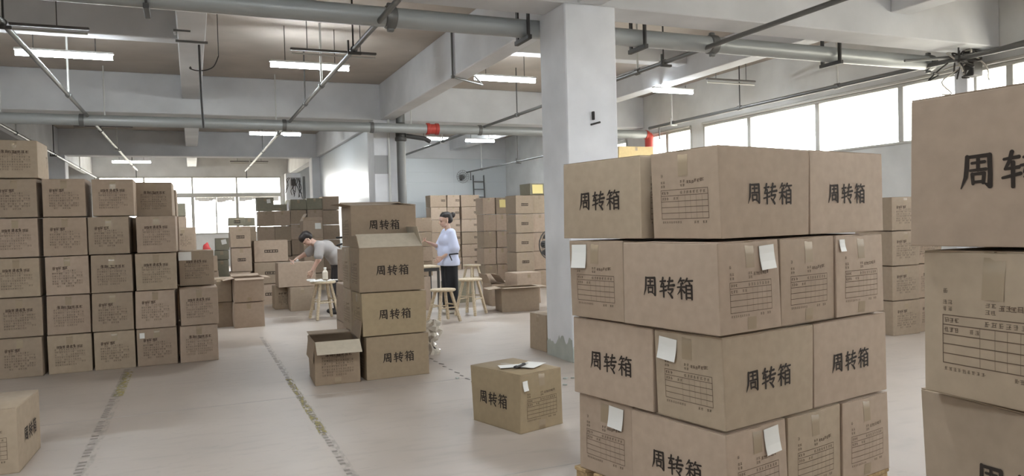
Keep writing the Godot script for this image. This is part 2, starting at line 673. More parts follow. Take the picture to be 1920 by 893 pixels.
	for zz in [[-16.62, -19.4], [-19.4, -22.2], [-22.2, -25.0]]:
		for yy in [[0.0, 2.0], [2.0, 3.78]]:
			st = st_new()
			span(st, Vector3(3.9, yy[0], zz[1]), Vector3(4.0, yy[1], zz[0]), 0.004)
			put("panel", st, M.panel, pw)
	# conduit on the main beam
	st = st_new()
	tube(st, [Vector3(3.77, 4.54, -11.0), Vector3(3.77, 3.77, -11.0)], 0.018, 8)
	tube(st, [Vector3(3.76, 3.765, -11.0), Vector3(4.45, 3.765, -11.5), Vector3(4.47, 3.98, -11.9)], 0.016, 8)
	bx(st, Vector3(3.77, 3.765, -11.0), Vector3(0.045, 0.045, 0.045))
	tag(put("cable_conduit", st, M.galv_dark, self), "thin grey conduit running down the beam to the right hand lamp", "conduit")


func flat(st: SurfaceTool, x: float, z0: float, z1: float, w: float, y: float):
	var n := int(ceil((z1 - z0) / 2.5))
	for i in n:
		var a := lerpf(z0, z1, float(i) / n)
		var b := lerpf(z0, z1, float(i + 1) / n)
		var P := [[x - w / 2, b, 0, 1], [x - w / 2, a, 0, 0], [x + w / 2, a, 1, 0], [x + w / 2, b, 1, 1]]
		for k in [0, 1, 2, 0, 2, 3]:
			st.set_normal(Vector3.UP)
			st.set_uv(Vector2(P[k][2], P[k][3] * 0.9 + i * 0.37))
			st.add_vertex(Vector3(P[k][0], y, P[k][1]))


func window(called: String, label: String) -> Node3D:
	var w := Node3D.new()
	w.name = called
	add_child(w)
	w.set_meta("kind", "structure")
	w.set_meta("label", label)
	w.set_meta("category", "window")
	return w


func build_windows():
	# right wall: three openings split by mullions; x is the wall, z runs along it
	var runs := [["window_1", -13.62, -7.56, [-12.15, -10.34, -8.6], "high bright window band above the near pallet of cartons"], ["window_2", -7.38, 3.2, [-6.86, -5.0, -3.2, -1.4, 0.4, 1.8], "high bright window to the right of the wall post with hanging cables"],
		["window_3", -15.9, -14.05, [-15.0], "short high window beyond the wall post, behind the red pipe elbow"], ["window_4", -20.4, -16.8, [-18.6], "unseen high window added behind the near pillar, sized to light the back room"]]  # window_4 is unseen, added and sized to light the back room
	for r in runs:
		var w := window(r[0], r[4])
		var st := st_new()
		for y in [[2.59, 2.63], [3.50, 3.55]]:
			span(st, Vector3(XR - 0.02, y[0], r[1]), Vector3(XR + 0.06, y[1], r[2]), 0.006)
		for z in [[r[1], r[1] + 0.05], [r[2] - 0.05, r[2]]]:
			span(st, Vector3(XR - 0.02, 2.63, z[0]), Vector3(XR + 0.06, 3.50, z[1]), 0.006)
		put("window_frame", st, M.alu, w)
		st = st_new()
		span(st, Vector3(XR - 0.07, 3.552, r[1]), Vector3(XR - 0.001, 3.60, r[2]), 0.01)
		put("head_trim", st, M.alu, w)
		var edges := [r[1] + 0.05]
		for z in r[3]:
			st = st_new()
			span(st, Vector3(XR - 0.02, 2.63, z - 0.05), Vector3(XR + 0.06, 3.50, z + 0.05), 0.008)
			put("mullion", st, M.alu, w)
			edges.append(z - 0.05)
			edges.append(z + 0.05)
		edges.append(r[2] - 0.05)
		for i in range(0, edges.size(), 2):
			st = st_new()
			span(st, Vector3(XR + 0.018, 2.63, edges[i]), Vector3(XR + 0.024, 3.50, edges[i + 1]))
			put("pane", st, M.glass, w)
	# back wall: a row of fixed lights over casements
	var w := window("window_5", "tall bright windows at the far end of the left aisle")
	var st := st_new()
	for y in [[1.33, 1.39], [3.63, 3.69]]:
		span(st, Vector3(-3.3, y[0], ZB - 0.08), Vector3(3.53, y[1], ZB + 0.02), 0.008)
	for x in [[-3.3, -3.24], [3.47, 3.53]]:
		span(st, Vector3(x[0], 1.39, ZB - 0.08), Vector3(x[1], 3.63, ZB + 0.02), 0.008)
	put("window_frame", st, M.alu, w)
	st = st_new()
	span(st, Vector3(-3.24, 2.84, ZB - 0.08), Vector3(3.47, 3.02, ZB + 0.02), 0.01)
	put("transom", st, M.alu, w)
	for x in [-1.7, 0.06, 1.75]:
		st = st_new()
		span(st, Vector3(x - 0.06, 1.39, ZB - 0.08), Vector3(x + 0.06, 2.84, ZB + 0.02), 0.01)
		span(st, Vector3(x - 0.035, 3.02, ZB - 0.07), Vector3(x + 0.035, 3.63, ZB + 0.01), 0.01)
		put("mullion", st, M.alu, w)
	for x in [-0.85, 0.94, 2.6]:
		st = st_new()
		span(st, Vector3(x - 0.03, 1.39, ZB - 0.06), Vector3(x + 0.03, 2.84, ZB), 0.008)
		put("casement_stile", st, M.alu, w)
	for p in [[-3.24, -1.735, 3.02, 3.63], [-1.665, 0.025, 3.02, 3.63], [0.095, 1.715, 3.02, 3.63], [1.785, 3.47, 3.02, 3.63], [-3.24, -1.76, 1.39, 2.84], [-1.64, -0.88, 1.39, 2.84], [-0.82, 0.0, 1.39, 2.84], [0.12, 0.91, 1.39, 2.84], [0.97, 1.69, 1.39, 2.84], [1.81, 2.57, 1.39, 2.84], [2.63, 3.47, 1.39, 2.84]]:
		st = st_new()
		span(st, Vector3(p[0], p[2], ZB - 0.046), Vector3(p[1], p[3], ZB - 0.04))
		put("pane", st, M.glass, w)
	st = st_new()                                   # security bars on the casement behind the stacks
	for k in 5:
		tube(st, [Vector3(-0.8, 1.6 + 0.25 * k, ZB + 0.03), Vector3(0.0, 1.6 + 0.25 * k, ZB + 0.03)], 0.012, 6)
	put("security_bar", st, M.galv_dark, w)
	# pale blinds gathered up under the transom
	for b in [[0.14, 0.95, 0.34], [0.97, 1.66, 0.42], [1.82, 3.4, 0.36]]:
		var q := st_new()
		var pts := []
		for k in 7:
			var t := k / 6.0
			pts.append(Vector3(lerpf(b[0], b[1], t), 2.84 - b[2] * (0.35 + 0.65 * absf(sin(t * 3.1 + b[0]))) * 0.5, ZB + 0.07))
		for k in 6:
			var a: Vector3 = pts[k]
			var c: Vector3 = pts[k + 1]
			span(q, Vector3(a.x, minf(a.y, c.y), ZB + 0.03), Vector3(c.x, 2.84, ZB + 0.06 + 0.01 * (k % 2)), 0.01)
		tag(put("window_blind", q, M.cloth, self), ["pale blind gathered up left of the casement stile", "pale blind gathered up in the middle of the far window", "pale blind gathered up at the right of the far window"][0 if b[0] < 0.5 else (1 if b[0] < 1.5 else 2)], "blind", "blinds on the far window")


func pillar(x: float, z: float, label: String) -> MeshInstance3D:
	var st := st_new()
	span(st, Vector3(x, 0, z - 0.614), Vector3(x + 0.614, 3.79, z), 0.012)
	var o := struct("concrete_pillar", st, M.white, label, "pillar")
	return o


func build_pillars():
	var p := pillar(3.648, -7.0, "large white painted pillar in the middle beside the near pallet")
	# the flaked, stained foot of the near pillar: thin irregular skin on the faces in view
	var st := st_new()
	for f in [[Vector3(3.645, 0, -7.614), Vector3(0, 0, 0.614), Vector3(-1, 0, 0)], [Vector3(3.648, 0, -6.997), Vector3(0.614, 0, 0), Vector3(0, 0, 1)]]:
		var r := RandomNumberGenerator.new()
		r.seed = 4
		var prev := 0.15
		for k in 24:
			var hgt := clampf(prev + r.randf_range(-0.05, 0.05), 0.08, 0.26)
			var a: Vector3 = f[0] + f[1] * (k / 24.0)
			var b: Vector3 = f[0] + f[1] * ((k + 1) / 24.0)
			tri(st, a, a + Vector3(0, prev, 0), b + Vector3(0, hgt, 0), f[2])
			tri(st, a, b + Vector3(0, hgt, 0), b, f[2])
			prev = hgt
	put("stained_foot", st, M.stain, p)
	st = st_new()
	bx(st, Vector3(3.955, 2.61, -6.985), Vector3(0.025, 0.09, 0.03), Basis(), 0.005)
	bx(st, Vector3(3.985, 2.53, -6.992), Vector3(0.12, 0.02, 0.014), Basis(Vector3(0, 0, 1), 0.25), 0.003)
	tag(put("wall_hook", st, M.dark, self), "small black hook fixed on the front of the near white pillar", "hook")
	var q := pillar(3.648, -16.0, "white pillar with grey band above the centre stack of cartons")
	st = st_new()
	span(st, Vector3(3.652, 2.62, -15.999), Vector3(4.0, 3.02, -15.994))
	put("grey_panel", st, M.grey, q)
	pillar(3.648, -25.0, "white pillar at the far end of the panel partition")
	pillar(3.648, -32.38, "white pillar with cables beside the far window")
	pillar(-3.93, -25.0, "white pillar behind the top of the left carton wall")
	pillar(-3.93, -16.0, "white pillar at the left end of the hall")
	pillar(-3.93, -7.0, "white pillar left of the viewpoint")
	var w := st_new()
	span(w, Vector3(10.32, 0, -7.56), Vector3(10.5, 3.79, -7.36), 0.01)
	struct("wall_post", w, M.white, "white wall post between the high windows, hung with cables", "pillar")


func build_pipes():
	# front main pipe, with couplings and strap hangers
	var t := thing("fire_main_pipe", "thick grey galvanised pipe crossing just behind the near pillar", "pipe", Vector3(0, 3.68, -7.74))
	var st := st_new()
	tube(st, [Vector3(-8.4, 0, 0), Vector3(10.1, 0, 0)], 0.103, 24)
	put("pipe", st, M.galv, t)
	for x in [-2.4, 1.98, 6.12, 10.02]:
		st = st_new()
		lathe(st, [Vector2(0.103, -0.06), Vector2(0.118, -0.05), Vector2(0.122, 0.0), Vector2(0.118, 0.05), Vector2(0.103, 0.06)], 20, Vector3(x, 0, 0), Basis(Vector3(0, 0, 1), PI / 2))
		bx(st, Vector3(x, 0.125, 0), Vector3(0.07, 0.05, 0.05), Basis(), 0.008)
		bx(st, Vector3(x, -0.125, 0), Vector3(0.07, 0.05, 0.05), Basis(), 0.008)
		put("coupling", st, M.galv_dark, t)
	for x in [-0.32, 3.5, 5.02, 8.12]:
		st = st_new()
		for s in [-1.0, 1.0]:
			bar(st, Vector3(x, -0.14, s * 0.15), Vector3(x, 0.87, s * 0.15), 0.05, 0.02)
		bar(st, Vector3(x, -0.13, -0.19), Vector3(x, -0.13, 0.19), 0.05, 0.05, 0.004)
		put("strap_hanger", st, M.steel, t)
	# rear main pipe
	t = thing("fire_main_pipe", "long shiny grey pipe with red coupling crossing the hall further back", "pipe", Vector3(0, 3.55, -15.5))
	st = st_new()
	tube(st, [Vector3(-8.4, 0, 0), Vector3(4.68, 0, 0)], 0.1, 24)
	tube(st, [Vector3(4.95, 0, 0), Vector3(10.3, 0, 0)], 0.1, 24)
	put("pipe", st, M.galv, t)
	st = st_new()
	lathe(st, [Vector2(0.10, -0.14), Vector2(0.125, -0.13), Vector2(0.125, -0.07), Vector2(0.108, -0.05), Vector2(0.108, 0.05), Vector2(0.125, 0.07), Vector2(0.125, 0.13), Vector2(0.10, 0.14)], 20, Vector3(4.815, 0, 0), Basis(Vector3(0, 0, 1), PI / 2))
	put("red_coupling", st, M.red, t)
	st = st_new()
	var arc := []
	for k in 7:
		var a := PI / 2 * k / 6.0
		arc.append(Vector3(10.2 + 0.12 * sin(a), -0.12 + 0.12 * cos(a), 0))
	arc.append(Vector3(10.32, -0.3, 0))
	tube(st, arc, 0.112, 16)
	put("red_elbow", st, M.red, t)
	for x in [-1.67, 1.85, 3.6, 6.0]:
		st = st_new()
		lathe(st, [Vector2(0.1, -0.04), Vector2(0.114, -0.035), Vector2(0.114, 0.035), Vector2(0.1, 0.04)], 18, Vector3(x - 0.1, 0, 0), Basis(Vector3(0, 0, 1), PI / 2))
		put("coupling", st, M.galv_dark, t)
	for x in [-3.0, -1.4, 1.6, 4.35, 8.0]:
		st = st_new()
		tube(st, [Vector3(x, 0.09, 0), Vector3(x, 1.0, 0)], 0.012, 8)
		put("hanger_rod", st, M.pale_metal, t)
	# riser by the middle pillar
	t = thing("riser_pipe", "thick grey vertical riser pipe in front of the middle pillar", "pipe", Vector3(4.19, 0, -15.78))
	st = st_new()
	tube(st, [Vector3(0, 0, 0), Vector3(0, 3.36, 0)], 0.095, 20)
	tube(st, [Vector3(0, 3.6, 0), Vector3(0, 4.5, 0)], 0.095, 20)
	put("pipe", st, M.galv_dark, t)
	st = st_new()
	lathe(st, [Vector2(0.095, 3.3), Vector2(0.125, 3.32), Vector2(0.125, 3.38), Vector2(0.11, 3.4), Vector2(0.11, 3.62), Vector2(0.125, 3.64), Vector2(0.095, 3.7)], 18)
	tube(st, [Vector3(0.1, 3.42, 0.05), Vector3(0.5, 3.36, 0.12), Vector3(0.62, 3.30, 0.12)], 0.05, 12)
	put("valve", st, M.steel, t)
	st = st_new()
	tube(st, [Vector3(3.97, 0, -15.96), Vector3(3.97, 3.9, -15.96)], 0.028, 12)
	tag(put("drain_pipe", st, M.pale_metal, self), "slim white vertical pipe beside the thick riser on the pillar", "pipe")
	# branch lines along the hall
	var lines := [[-1.67, 3.62, 3.0, -28.6, 0.030, [-6.2, -8.9, -13.2, -17.6, -21.3, -26.4], "thin sprinkler pipe running away at the left, above the carton wall"],
		[1.85, 3.62, 3.0, -28.8, 0.030, [-6.4, -9.05, -11.45, -13.2, -17.4, -21.6, -26.6], "thin sprinkler pipe running away above the centre aisle"],
		[5.98, 3.62, 3.0, -24.9, 0.030, [-5.2, -8.6, -9.24, -13.6, -18.4, -22.2], "thin sprinkler pipe running behind the near pillar on its right"],
		[9.93, 3.62, 3.0, -14.9, 0.036, [-4.6, -7.2, -9.34, -11.75, -14.0], "thin sprinkler pipe running along the high windows on the right"],
		[-3.3, 3.62, -15.0, -32.4, 0.030, [-18.4, -23.0, -28.0], "short piece of sprinkler pipe above the top left carton"],
		[8.95, 3.30, -15.8, -24.9, 0.026, [-17.2, -20.4, -23.4], "thin pipe high on the right in the back room"]]
	for l in lines:
		var s := thing("sprinkler_pipe", l[6], "pipe", Vector3(l[0], l[1], 0))
		st = st_new()
		tube(st, [Vector3(0, 0, l[2]), Vector3(0, 0, l[3])], l[4], 12)
		put("pipe", st, M.branch, s)
		var k := 0
		for z in l[5]:
			st = st_new()
			lathe(st, [Vector2(l[4], -0.05), Vector2(l[4] + 0.014, -0.045), Vector2(l[4] + 0.014, 0.045), Vector2(l[4], 0.05)], 12, Vector3(0, 0, z), Basis(Vector3(1, 0, 0), PI / 2))
			put("clamp", st, M.galv_dark, s)
			st = st_new()
			var top: float = YC - l[1]
			tube(st, [Vector3(0, l[4], z), Vector3(0, top, z)], 0.016 if k % 2 == 0 else 0.011, 8)
			if k % 3 == 1:
				bar(st, Vector3(-0.08, -0.05, z + 0.06), Vector3(0.08, -0.05, z + 0.06), 0.04, 0.03)
				bar(st, Vector3(-0.07, -0.05, z + 0.06), Vector3(-0.07, 0.1, z + 0.06), 0.02, 0.02)
			put("hanger_rod", st, M.pale_metal if k % 2 == 0 else M.steel, s)
			k += 1
		for z in [l[3] + 0.4]:
			st = st_new()
			tube(st, [Vector3(0, 0, z), Vector3(0, -0.22, z)], 0.016, 8)
			lathe(st, [Vector2(0.0, -0.3), Vector2(0.035, -0.29), Vector2(0.012, -0.26), Vector2(0.018, -0.2)], 10, Vector3(0, 0, z))
			put("sprinkler_head", st, M.galv_dark, s)
	# loose cables
	st = st_new()
	tube(st, curve([Vector3(0.05, 3.76, -11.4), Vector3(0.14, 3.74, -11.4), Vector3(0.27, 3.76, -11.4), Vector3(0.36, 3.82, -11.4), Vector3(0.42, 3.95, -11.35)]), 0.008, 6)
	lathe(st, [Vector2(0.0, -0.02), Vector2(0.02, 0.0), Vector2(0.0, 0.03)], 8, Vector3(0.05, 3.77, -11.4))
	tube(st, [Vector3(0.42, 3.95, -11.35), Vector3(0.42, 4.55, -11.35)], 0.006, 6)
	tag(put("loose_cable", st, M.cable, self), "short dark cable looping loose from the ceiling above the aisle", "cable")
	st = st_new()
	tube(st, curve([Vector3(0.17, 4.09, -11.3), Vector3(0.175, 3.62, -11.4), Vector3(0.18, 3.3, -11.4), Vector3(0.195, 2.94, -11.4)]), 0.016, 8)
	tag(put("hanging_cable", st, M.cable, self), "thick black cable end hanging straight down over the aisle", "cable")


func build_lamps():
	# [x, y, z, length, lit, label]
	var L := [[-1.53, 3.95, -11.9, 1.16, 1, "lit tube lamp at the left, behind the slanting sprinkler pipe"],
		[1.74, 3.95, -11.75, 1.16, 1, "lit tube lamp over the aisle, nearest to the middle of the ceiling"],
		[5.03, 3.95, -11.9, 1.12, 1, "lit tube lamp just left of the near white pillar"],
		[2.07, 3.95, -20.35, 1.26, 1, "lit tube lamp seen just below the long rear pipe"],
		[-1.87, 3.95, -29.3, 1.2, 1, "small lit tube lamp far away above the left carton wall"],
		[6.45, 3.95, -20.7, 0.9, 1, "lit tube lamp seen behind the red pipe coupling"],
		[8.0, 3.95, -21.0, 0.9, 1, "lit tube lamp of the back room at the edge of the pillar"],
		[8.66, 3.95, -12.15, 0.9, 1, "lit tube lamp right of the near pillar, by the high windows"],
		[-2.1, 4.06, -11.0, 1.9, 0, "unlit grey lamp housing beside the lit lamp at the left"],
		[1.99, 4.0, -11.1, 1.2, 0, "unlit dark lamp housing above the lit lamp over the aisle"],
		[-1.68, 3.96, -17.45, 3.2, 0, "long unlit lamp trunking just above the rear pipe at the left"],
		[-1.84, 3.95, -20.0, 1.2, 0, "unlit dark lamp housing below the rear pipe at the left"],
		[2.03, 3.95, -29.4, 1.3, 0, "unlit dark lamp housing in front of the far window"],
		[9.4, 4.0, -11.35, 1.1, 0, "unlit lamp housing by the high windows at the right"],
		[-1.6, 3.95, -2.6, 1.2, 1, "unseen tube lamp added above the viewpoint at the left for its light"], [1.8, 3.95, -2.6, 1.2, 1, "unseen tube lamp added above the viewpoint for its light"], [6.2, 3.95, -2.6, 1.2, 1, "unseen tube lamp added above the near pallet for its light"],  # this row is out of view, added for its light
		[-1.6, 3.95, 3.6, 1.2, 1, "unseen tube lamp added behind the viewpoint at the left for its light"], [1.8, 3.95, 3.6, 1.2, 1, "unseen tube lamp added behind the viewpoint for its light"], [6.2, 3.95, 3.6, 1.2, 1, "unseen tube lamp added behind the viewpoint at the right for its light"],  # unseen lamps behind the camera, added to light what faces it
		[5.6, 3.95, -28.6, 1.2, 1, "unseen tube lamp added beyond the partition to light the far pillar"], [-6.0, 3.95, -11.9, 1.2, 1, "lit tube lamp in the left bay"], [-6.0, 3.95, -2.6, 1.2, 1, "unseen tube lamp added in the left bay above the viewpoint for its light"]]  # the lamp beyond the partition is unseen, added to brighten the far pillar
	for l in L:
		var on: bool = l[4] == 1
		var t := thing("tube_lamp", l[5], "lamp", Vector3(l[0], l[1], l[2]), 0.0, "lit tube lamps on the ceiling" if on else "unlit tube lamps on the ceiling")
		var st := st_new()
		bx(st, Vector3(0, 0.062, 0), Vector3(l[3] + 0.04, 0.035, 0.05), Basis(), 0.008)
		put("housing", st, M.housing if on else M.housing_dark, t)
		for s in [-0.32, 0.32]:
			st = st_new()
			tube(st, [Vector3(l[3] * s, 0.07, 0), Vector3(l[3] * s, (4.08 if absf(l[0] - 8.55) < 0.3 else YC) - l[1], 0)], 0.006, 6)
			put("stem", st, M.steel, t)
		st = st_new()
		tube(st, [Vector3(-l[3] / 2, 0.0, 0), Vector3(l[3] / 2, 0.0, 0)], 0.03 if on else 0.014, 12)
		if on:
			put("diffuser", st, M.glow, t)
			var a := AreaLight3D.new()
			a.name = "lamp_light"
			t.add_child(a)
			a.position = Vector3(0, -0.034, 0)
			a.rotation = Vector3(-PI / 2, 0, 0)
			a.area_size = Vector2(l[3], 0.06)
			a.light_color = Color(0.94, 0.975, 1.0)
			a.light_energy = LAMP_E
			a.area_range = 40.0
			a.area_attenuation = 2.0
			a.shadow_enabled = true
		else:
			put("tube", st, M.alu, t)


# ------------------------------------------------------------------ cartons
# faces: 0 +z, 1 -z, 2 +x, 3 -x, 4 +y (seen from outside: u to the right, v up)
const FU := [Vector3(1, 0, 0), Vector3(-1, 0, 0), Vector3(0, 0, -1), Vector3(0, 0, 1), Vector3(1, 0, 0)]
const FV := [Vector3(0, 1, 0), Vector3(0, 1, 0), Vector3(0, 1, 0), Vector3(0, 1, 0), Vector3(0, 0, -1)]
const FN := [Vector3(0, 0, 1), Vector3(0, 0, -1), Vector3(1, 0, 0), Vector3(-1, 0, 0), Vector3(0, 1, 0)]


func shape(d: Vector3, vr: int) -> Dictionary:
	# a slightly bulged, slightly crooked carton of size d; vr picks one of a few crooked ones
	var r := RandomNumberGenerator.new()
	r.seed = 100 + vr
	var c := []
	for i in 8:
		var top := (i & 2) != 0
		c.append(Vector3(r.randf_range(-0.009, 0.007), (r.randf_range(-0.010, -0.001) if top else 0.0), r.randf_range(-0.009, 0.007)))
	return {"d": d, "c": c, "b": 0.004 + 0.003 * (vr % 3), "r": 0.005, "k": "%.3f,%.3f,%.3f,%d" % [d.x, d.y, d.z, vr]}


func csurf(s: Dictionary, p: Vector3) -> Array:
	# [point, normal] for a point p of the cube -1..1
	var h: Vector3 = s.d / 2.0
	var r: float = s.r
	var pos := p * h
	var inner := h - Vector3(r, r, r)
	var q := pos.clamp(-inner, inner)
	var n := pos - q
	if n.length() > 1e-6:
		n = n.normalized()
		pos = q + n * r
	else:
		n = p
	for ax in [0, 2]:
		if absf(p[ax]) > 0.9999:
			var o: int = 2 - ax
			var f: float = s.b * (1.0 - p[o] * p[o]) * (1.0 - p.y * p.y)
			pos[ax] += signf(p[ax]) * f
			n[o] += 2.0 * s.b * p[o] * (1.0 - p.y * p.y) / h[o]
			n.y += 2.0 * s.b * p.y * (1.0 - p[o] * p[o]) / h.y
	var t := (p + Vector3.ONE) / 2.0
	var off := Vector3.ZERO
	for i in 8:
		off += s.c[i] * ((t.x if i & 1 else 1.0 - t.x) * (t.y if i & 2 else 1.0 - t.y) * (t.z if i & 4 else 1.0 - t.z))
	return [pos + off + Vector3(0, h.y, 0), n.normalized()]


func face_grid(st: SurfaceTool, s: Dictionary, f: int, us: Array, vs: Array, lift: float, flip := false, shrink := 0.0):
	# a patch of face f over the given u and v values (-1..1), lifted off the face
	var P := []
	for v in vs:
		for u in us:
			var p: Vector3 = FN[f] + FU[f] * u + FV[f] * v
			var q := csurf(s, p)
			var at: Vector3 = q[0] + q[1] * lift
			if shrink > 0.0:
				at.x *= 1.0 - shrink / (s.d.x / 2.0)
				at.z *= 1.0 - shrink / (s.d.z / 2.0)
			P.append([at, -q[1] if flip else q[1], Vector2((u - us[0]) / (us[-1] - us[0]), 1.0 - (v - vs[0]) / (vs[-1] - vs[0]))])
	var w := us.size()
	for j in vs.size() - 1:
		for i in w - 1:
			var a: int = j * w + i
			for k in ([a, a + 1, a + w + 1, a, a + w + 1, a + w] if flip else [a, a + w, a + w + 1, a, a + w + 1, a + 1]):
				st.set_normal(P[k][1])
				st.set_uv(P[k][2])
				st.add_vertex(P[k][0])


func steps(a: float, b: float, n: int) -> Array:
	var o := []
	for i in n + 1:
		o.append(lerpf(a, b, float(i) / n))
	return o


func body_mesh(s: Dictionary, open: bool) -> Mesh:
	var key: String = "body" + s.k + str(open)
	if not cache.has(key):
		var st := st_new()
		for f in 5:
			if open and f == 4:
				continue
			var eu: float = 1.0 - s.r / (s.d.dot(FU[f].abs()) / 2.0)
			var ev: float = 1.0 - s.r / (s.d.dot(FV[f].abs()) / 2.0)
			face_grid(st, s, f, [-1.0, -eu, -0.55, 0.0, 0.55, eu, 1.0], [-1.0, -ev, -0.55, 0.0, 0.55, ev, 1.0], 0.0)
			if open:
				face_grid(st, s, f, [-1.0, 0.0, 1.0], [-1.0, 0.0, 1.0], 0.0, true, 0.006)
		var h: Vector3 = s.d / 2.0
		if open:                          # floor of the open carton and the rim of its board
			quad(st, Vector3(-h.x, 0.008, -h.z), Vector3(h.x, 0.008, -h.z), Vector3(h.x, 0.008, h.z), Vector3(-h.x, 0.008, h.z))
			for e in [[Vector3(-h.x, s.d.y - 0.004, h.z - 0.003), Vector3(h.x, s.d.y - 0.004, h.z - 0.003)], [Vector3(-h.x, s.d.y - 0.004, -h.z + 0.003), Vector3(h.x, s.d.y - 0.004, -h.z + 0.003)], [Vector3(-h.x + 0.003, s.d.y - 0.004, -h.z), Vector3(-h.x + 0.003, s.d.y - 0.004, h.z)], [Vector3(h.x - 0.003, s.d.y - 0.004, -h.z), Vector3(h.x - 0.003, s.d.y - 0.004, h.z)]]:
				bar(st, e[0], e[1], 0.006, 0.006)
		quad(st, Vector3(-h.x, 0.001, h.z), Vector3(h.x, 0.001, h.z), Vector3(h.x, 0.001, -h.z), Vector3(-h.x, 0.001, -h.z))
		cache[key] = st.commit()
	return cache[key]


func patch(s: Dictionary, f: int, cx: float, cy: float, w: float, h: float, lift: float, thick := 0.0, n := 4) -> Mesh:
	# a sheet on face f, in metres from the middle of the face; with thickness its rim is closed
	var key := "patch%s,%d,%.3f,%.3f,%.3f,%.3f,%.4f,%.4f" % [s.k, f, cx, cy, w, h, lift, thick]
	if not cache.has(key):
		var hu: float = s.d.dot(FU[f].abs()) / 2.0
		var hv: float = s.d.dot(FV[f].abs()) / 2.0
		var us := steps(clampf((cx - w / 2) / hu, -1, 1), clampf((cx + w / 2) / hu, -1, 1), n)
		var vs := steps(clampf((cy - h / 2) / hv, -1, 1), clampf((cy + h / 2) / hv, -1, 1), n)
		var st := st_new()
		face_grid(st, s, f, us, vs, lift + thick)
		if thick > 0.0:
			var ring := []
			for u in us:
				ring.append([u, vs[0]])
			for v in vs.slice(1):
				ring.append([us[-1], v])
			for i in range(us.size() - 2, -1, -1):
				ring.append([us[i], vs[-1]])
			for i in range(vs.size() - 2, -1, -1):
				ring.append([us[0], vs[i]])
			for i in ring.size() - 1:
				var P := []
				for g in [ring[i], ring[i + 1]]:
					var q := csurf(s, FN[f] + FU[f] * g[0] + FV[f] * g[1])
					P.append(q[0] + q[1] * lift)
					P.append(q[0] + q[1] * (lift + thick))
				quad(st, P[0], P[1], P[3], P[2])
		cache[key] = st.commit()
	return cache[key]


func sheet(s: Dictionary, f: int, cx: float, cy: float, w: float, h: float, tilt: float, lift: float) -> Mesh:
	# a paper note taped to a face, slightly turned, its lower edge standing off the board
	var st := st_new()
	var hu: float = s.d.dot(FU[f].abs()) / 2.0
	var hv: float = s.d.dot(FV[f].abs()) / 2.0
	var q := csurf(s, FN[f] + FU[f] * (cx / hu) + FV[f] * (cy / hv))
	var u: Vector3 = FU[f] * cos(tilt) + FV[f] * sin(tilt)
	var v: Vector3 = FV[f] * cos(tilt) - FU[f] * sin(tilt)
	var n: Vector3 = FN[f]
	var c: Vector3 = q[0] + n * lift
	for j in 3:
		for side in 2:
			var y0 := h * (0.5 - j / 3.0)
			var y1 := h * (0.5 - (j + 1) / 3.0)
			var z0 := 0.012 * pow(j / 3.0, 2.0) + side * 0.0008
			var z1 := 0.012 * pow((j + 1) / 3.0, 2.0) + side * 0.0008
			var a := c - u * w / 2 + v * y0 + n * z0
			var b := c + u * w / 2 + v * y0 + n * z0
			var d := c - u * w / 2 + v * y1 + n * z1
			var e := c + u * w / 2 + v * y1 + n * z1
			if side == 1:
				quad(st, d, a, b, e)
			else:
				quad(st, a, d, e, b)
	return st.commit()


func flap_mesh(w: float, l: float) -> Mesh:
	var key := "flap%.3f,%.3f" % [w, l]
	if not cache.has(key):
		var st := st_new()
		bx(st, Vector3(0, l / 2, 0), Vector3(w, l, 0.005), Basis(), 0.0015)
		cache[key] = st.commit()
	return cache[key]


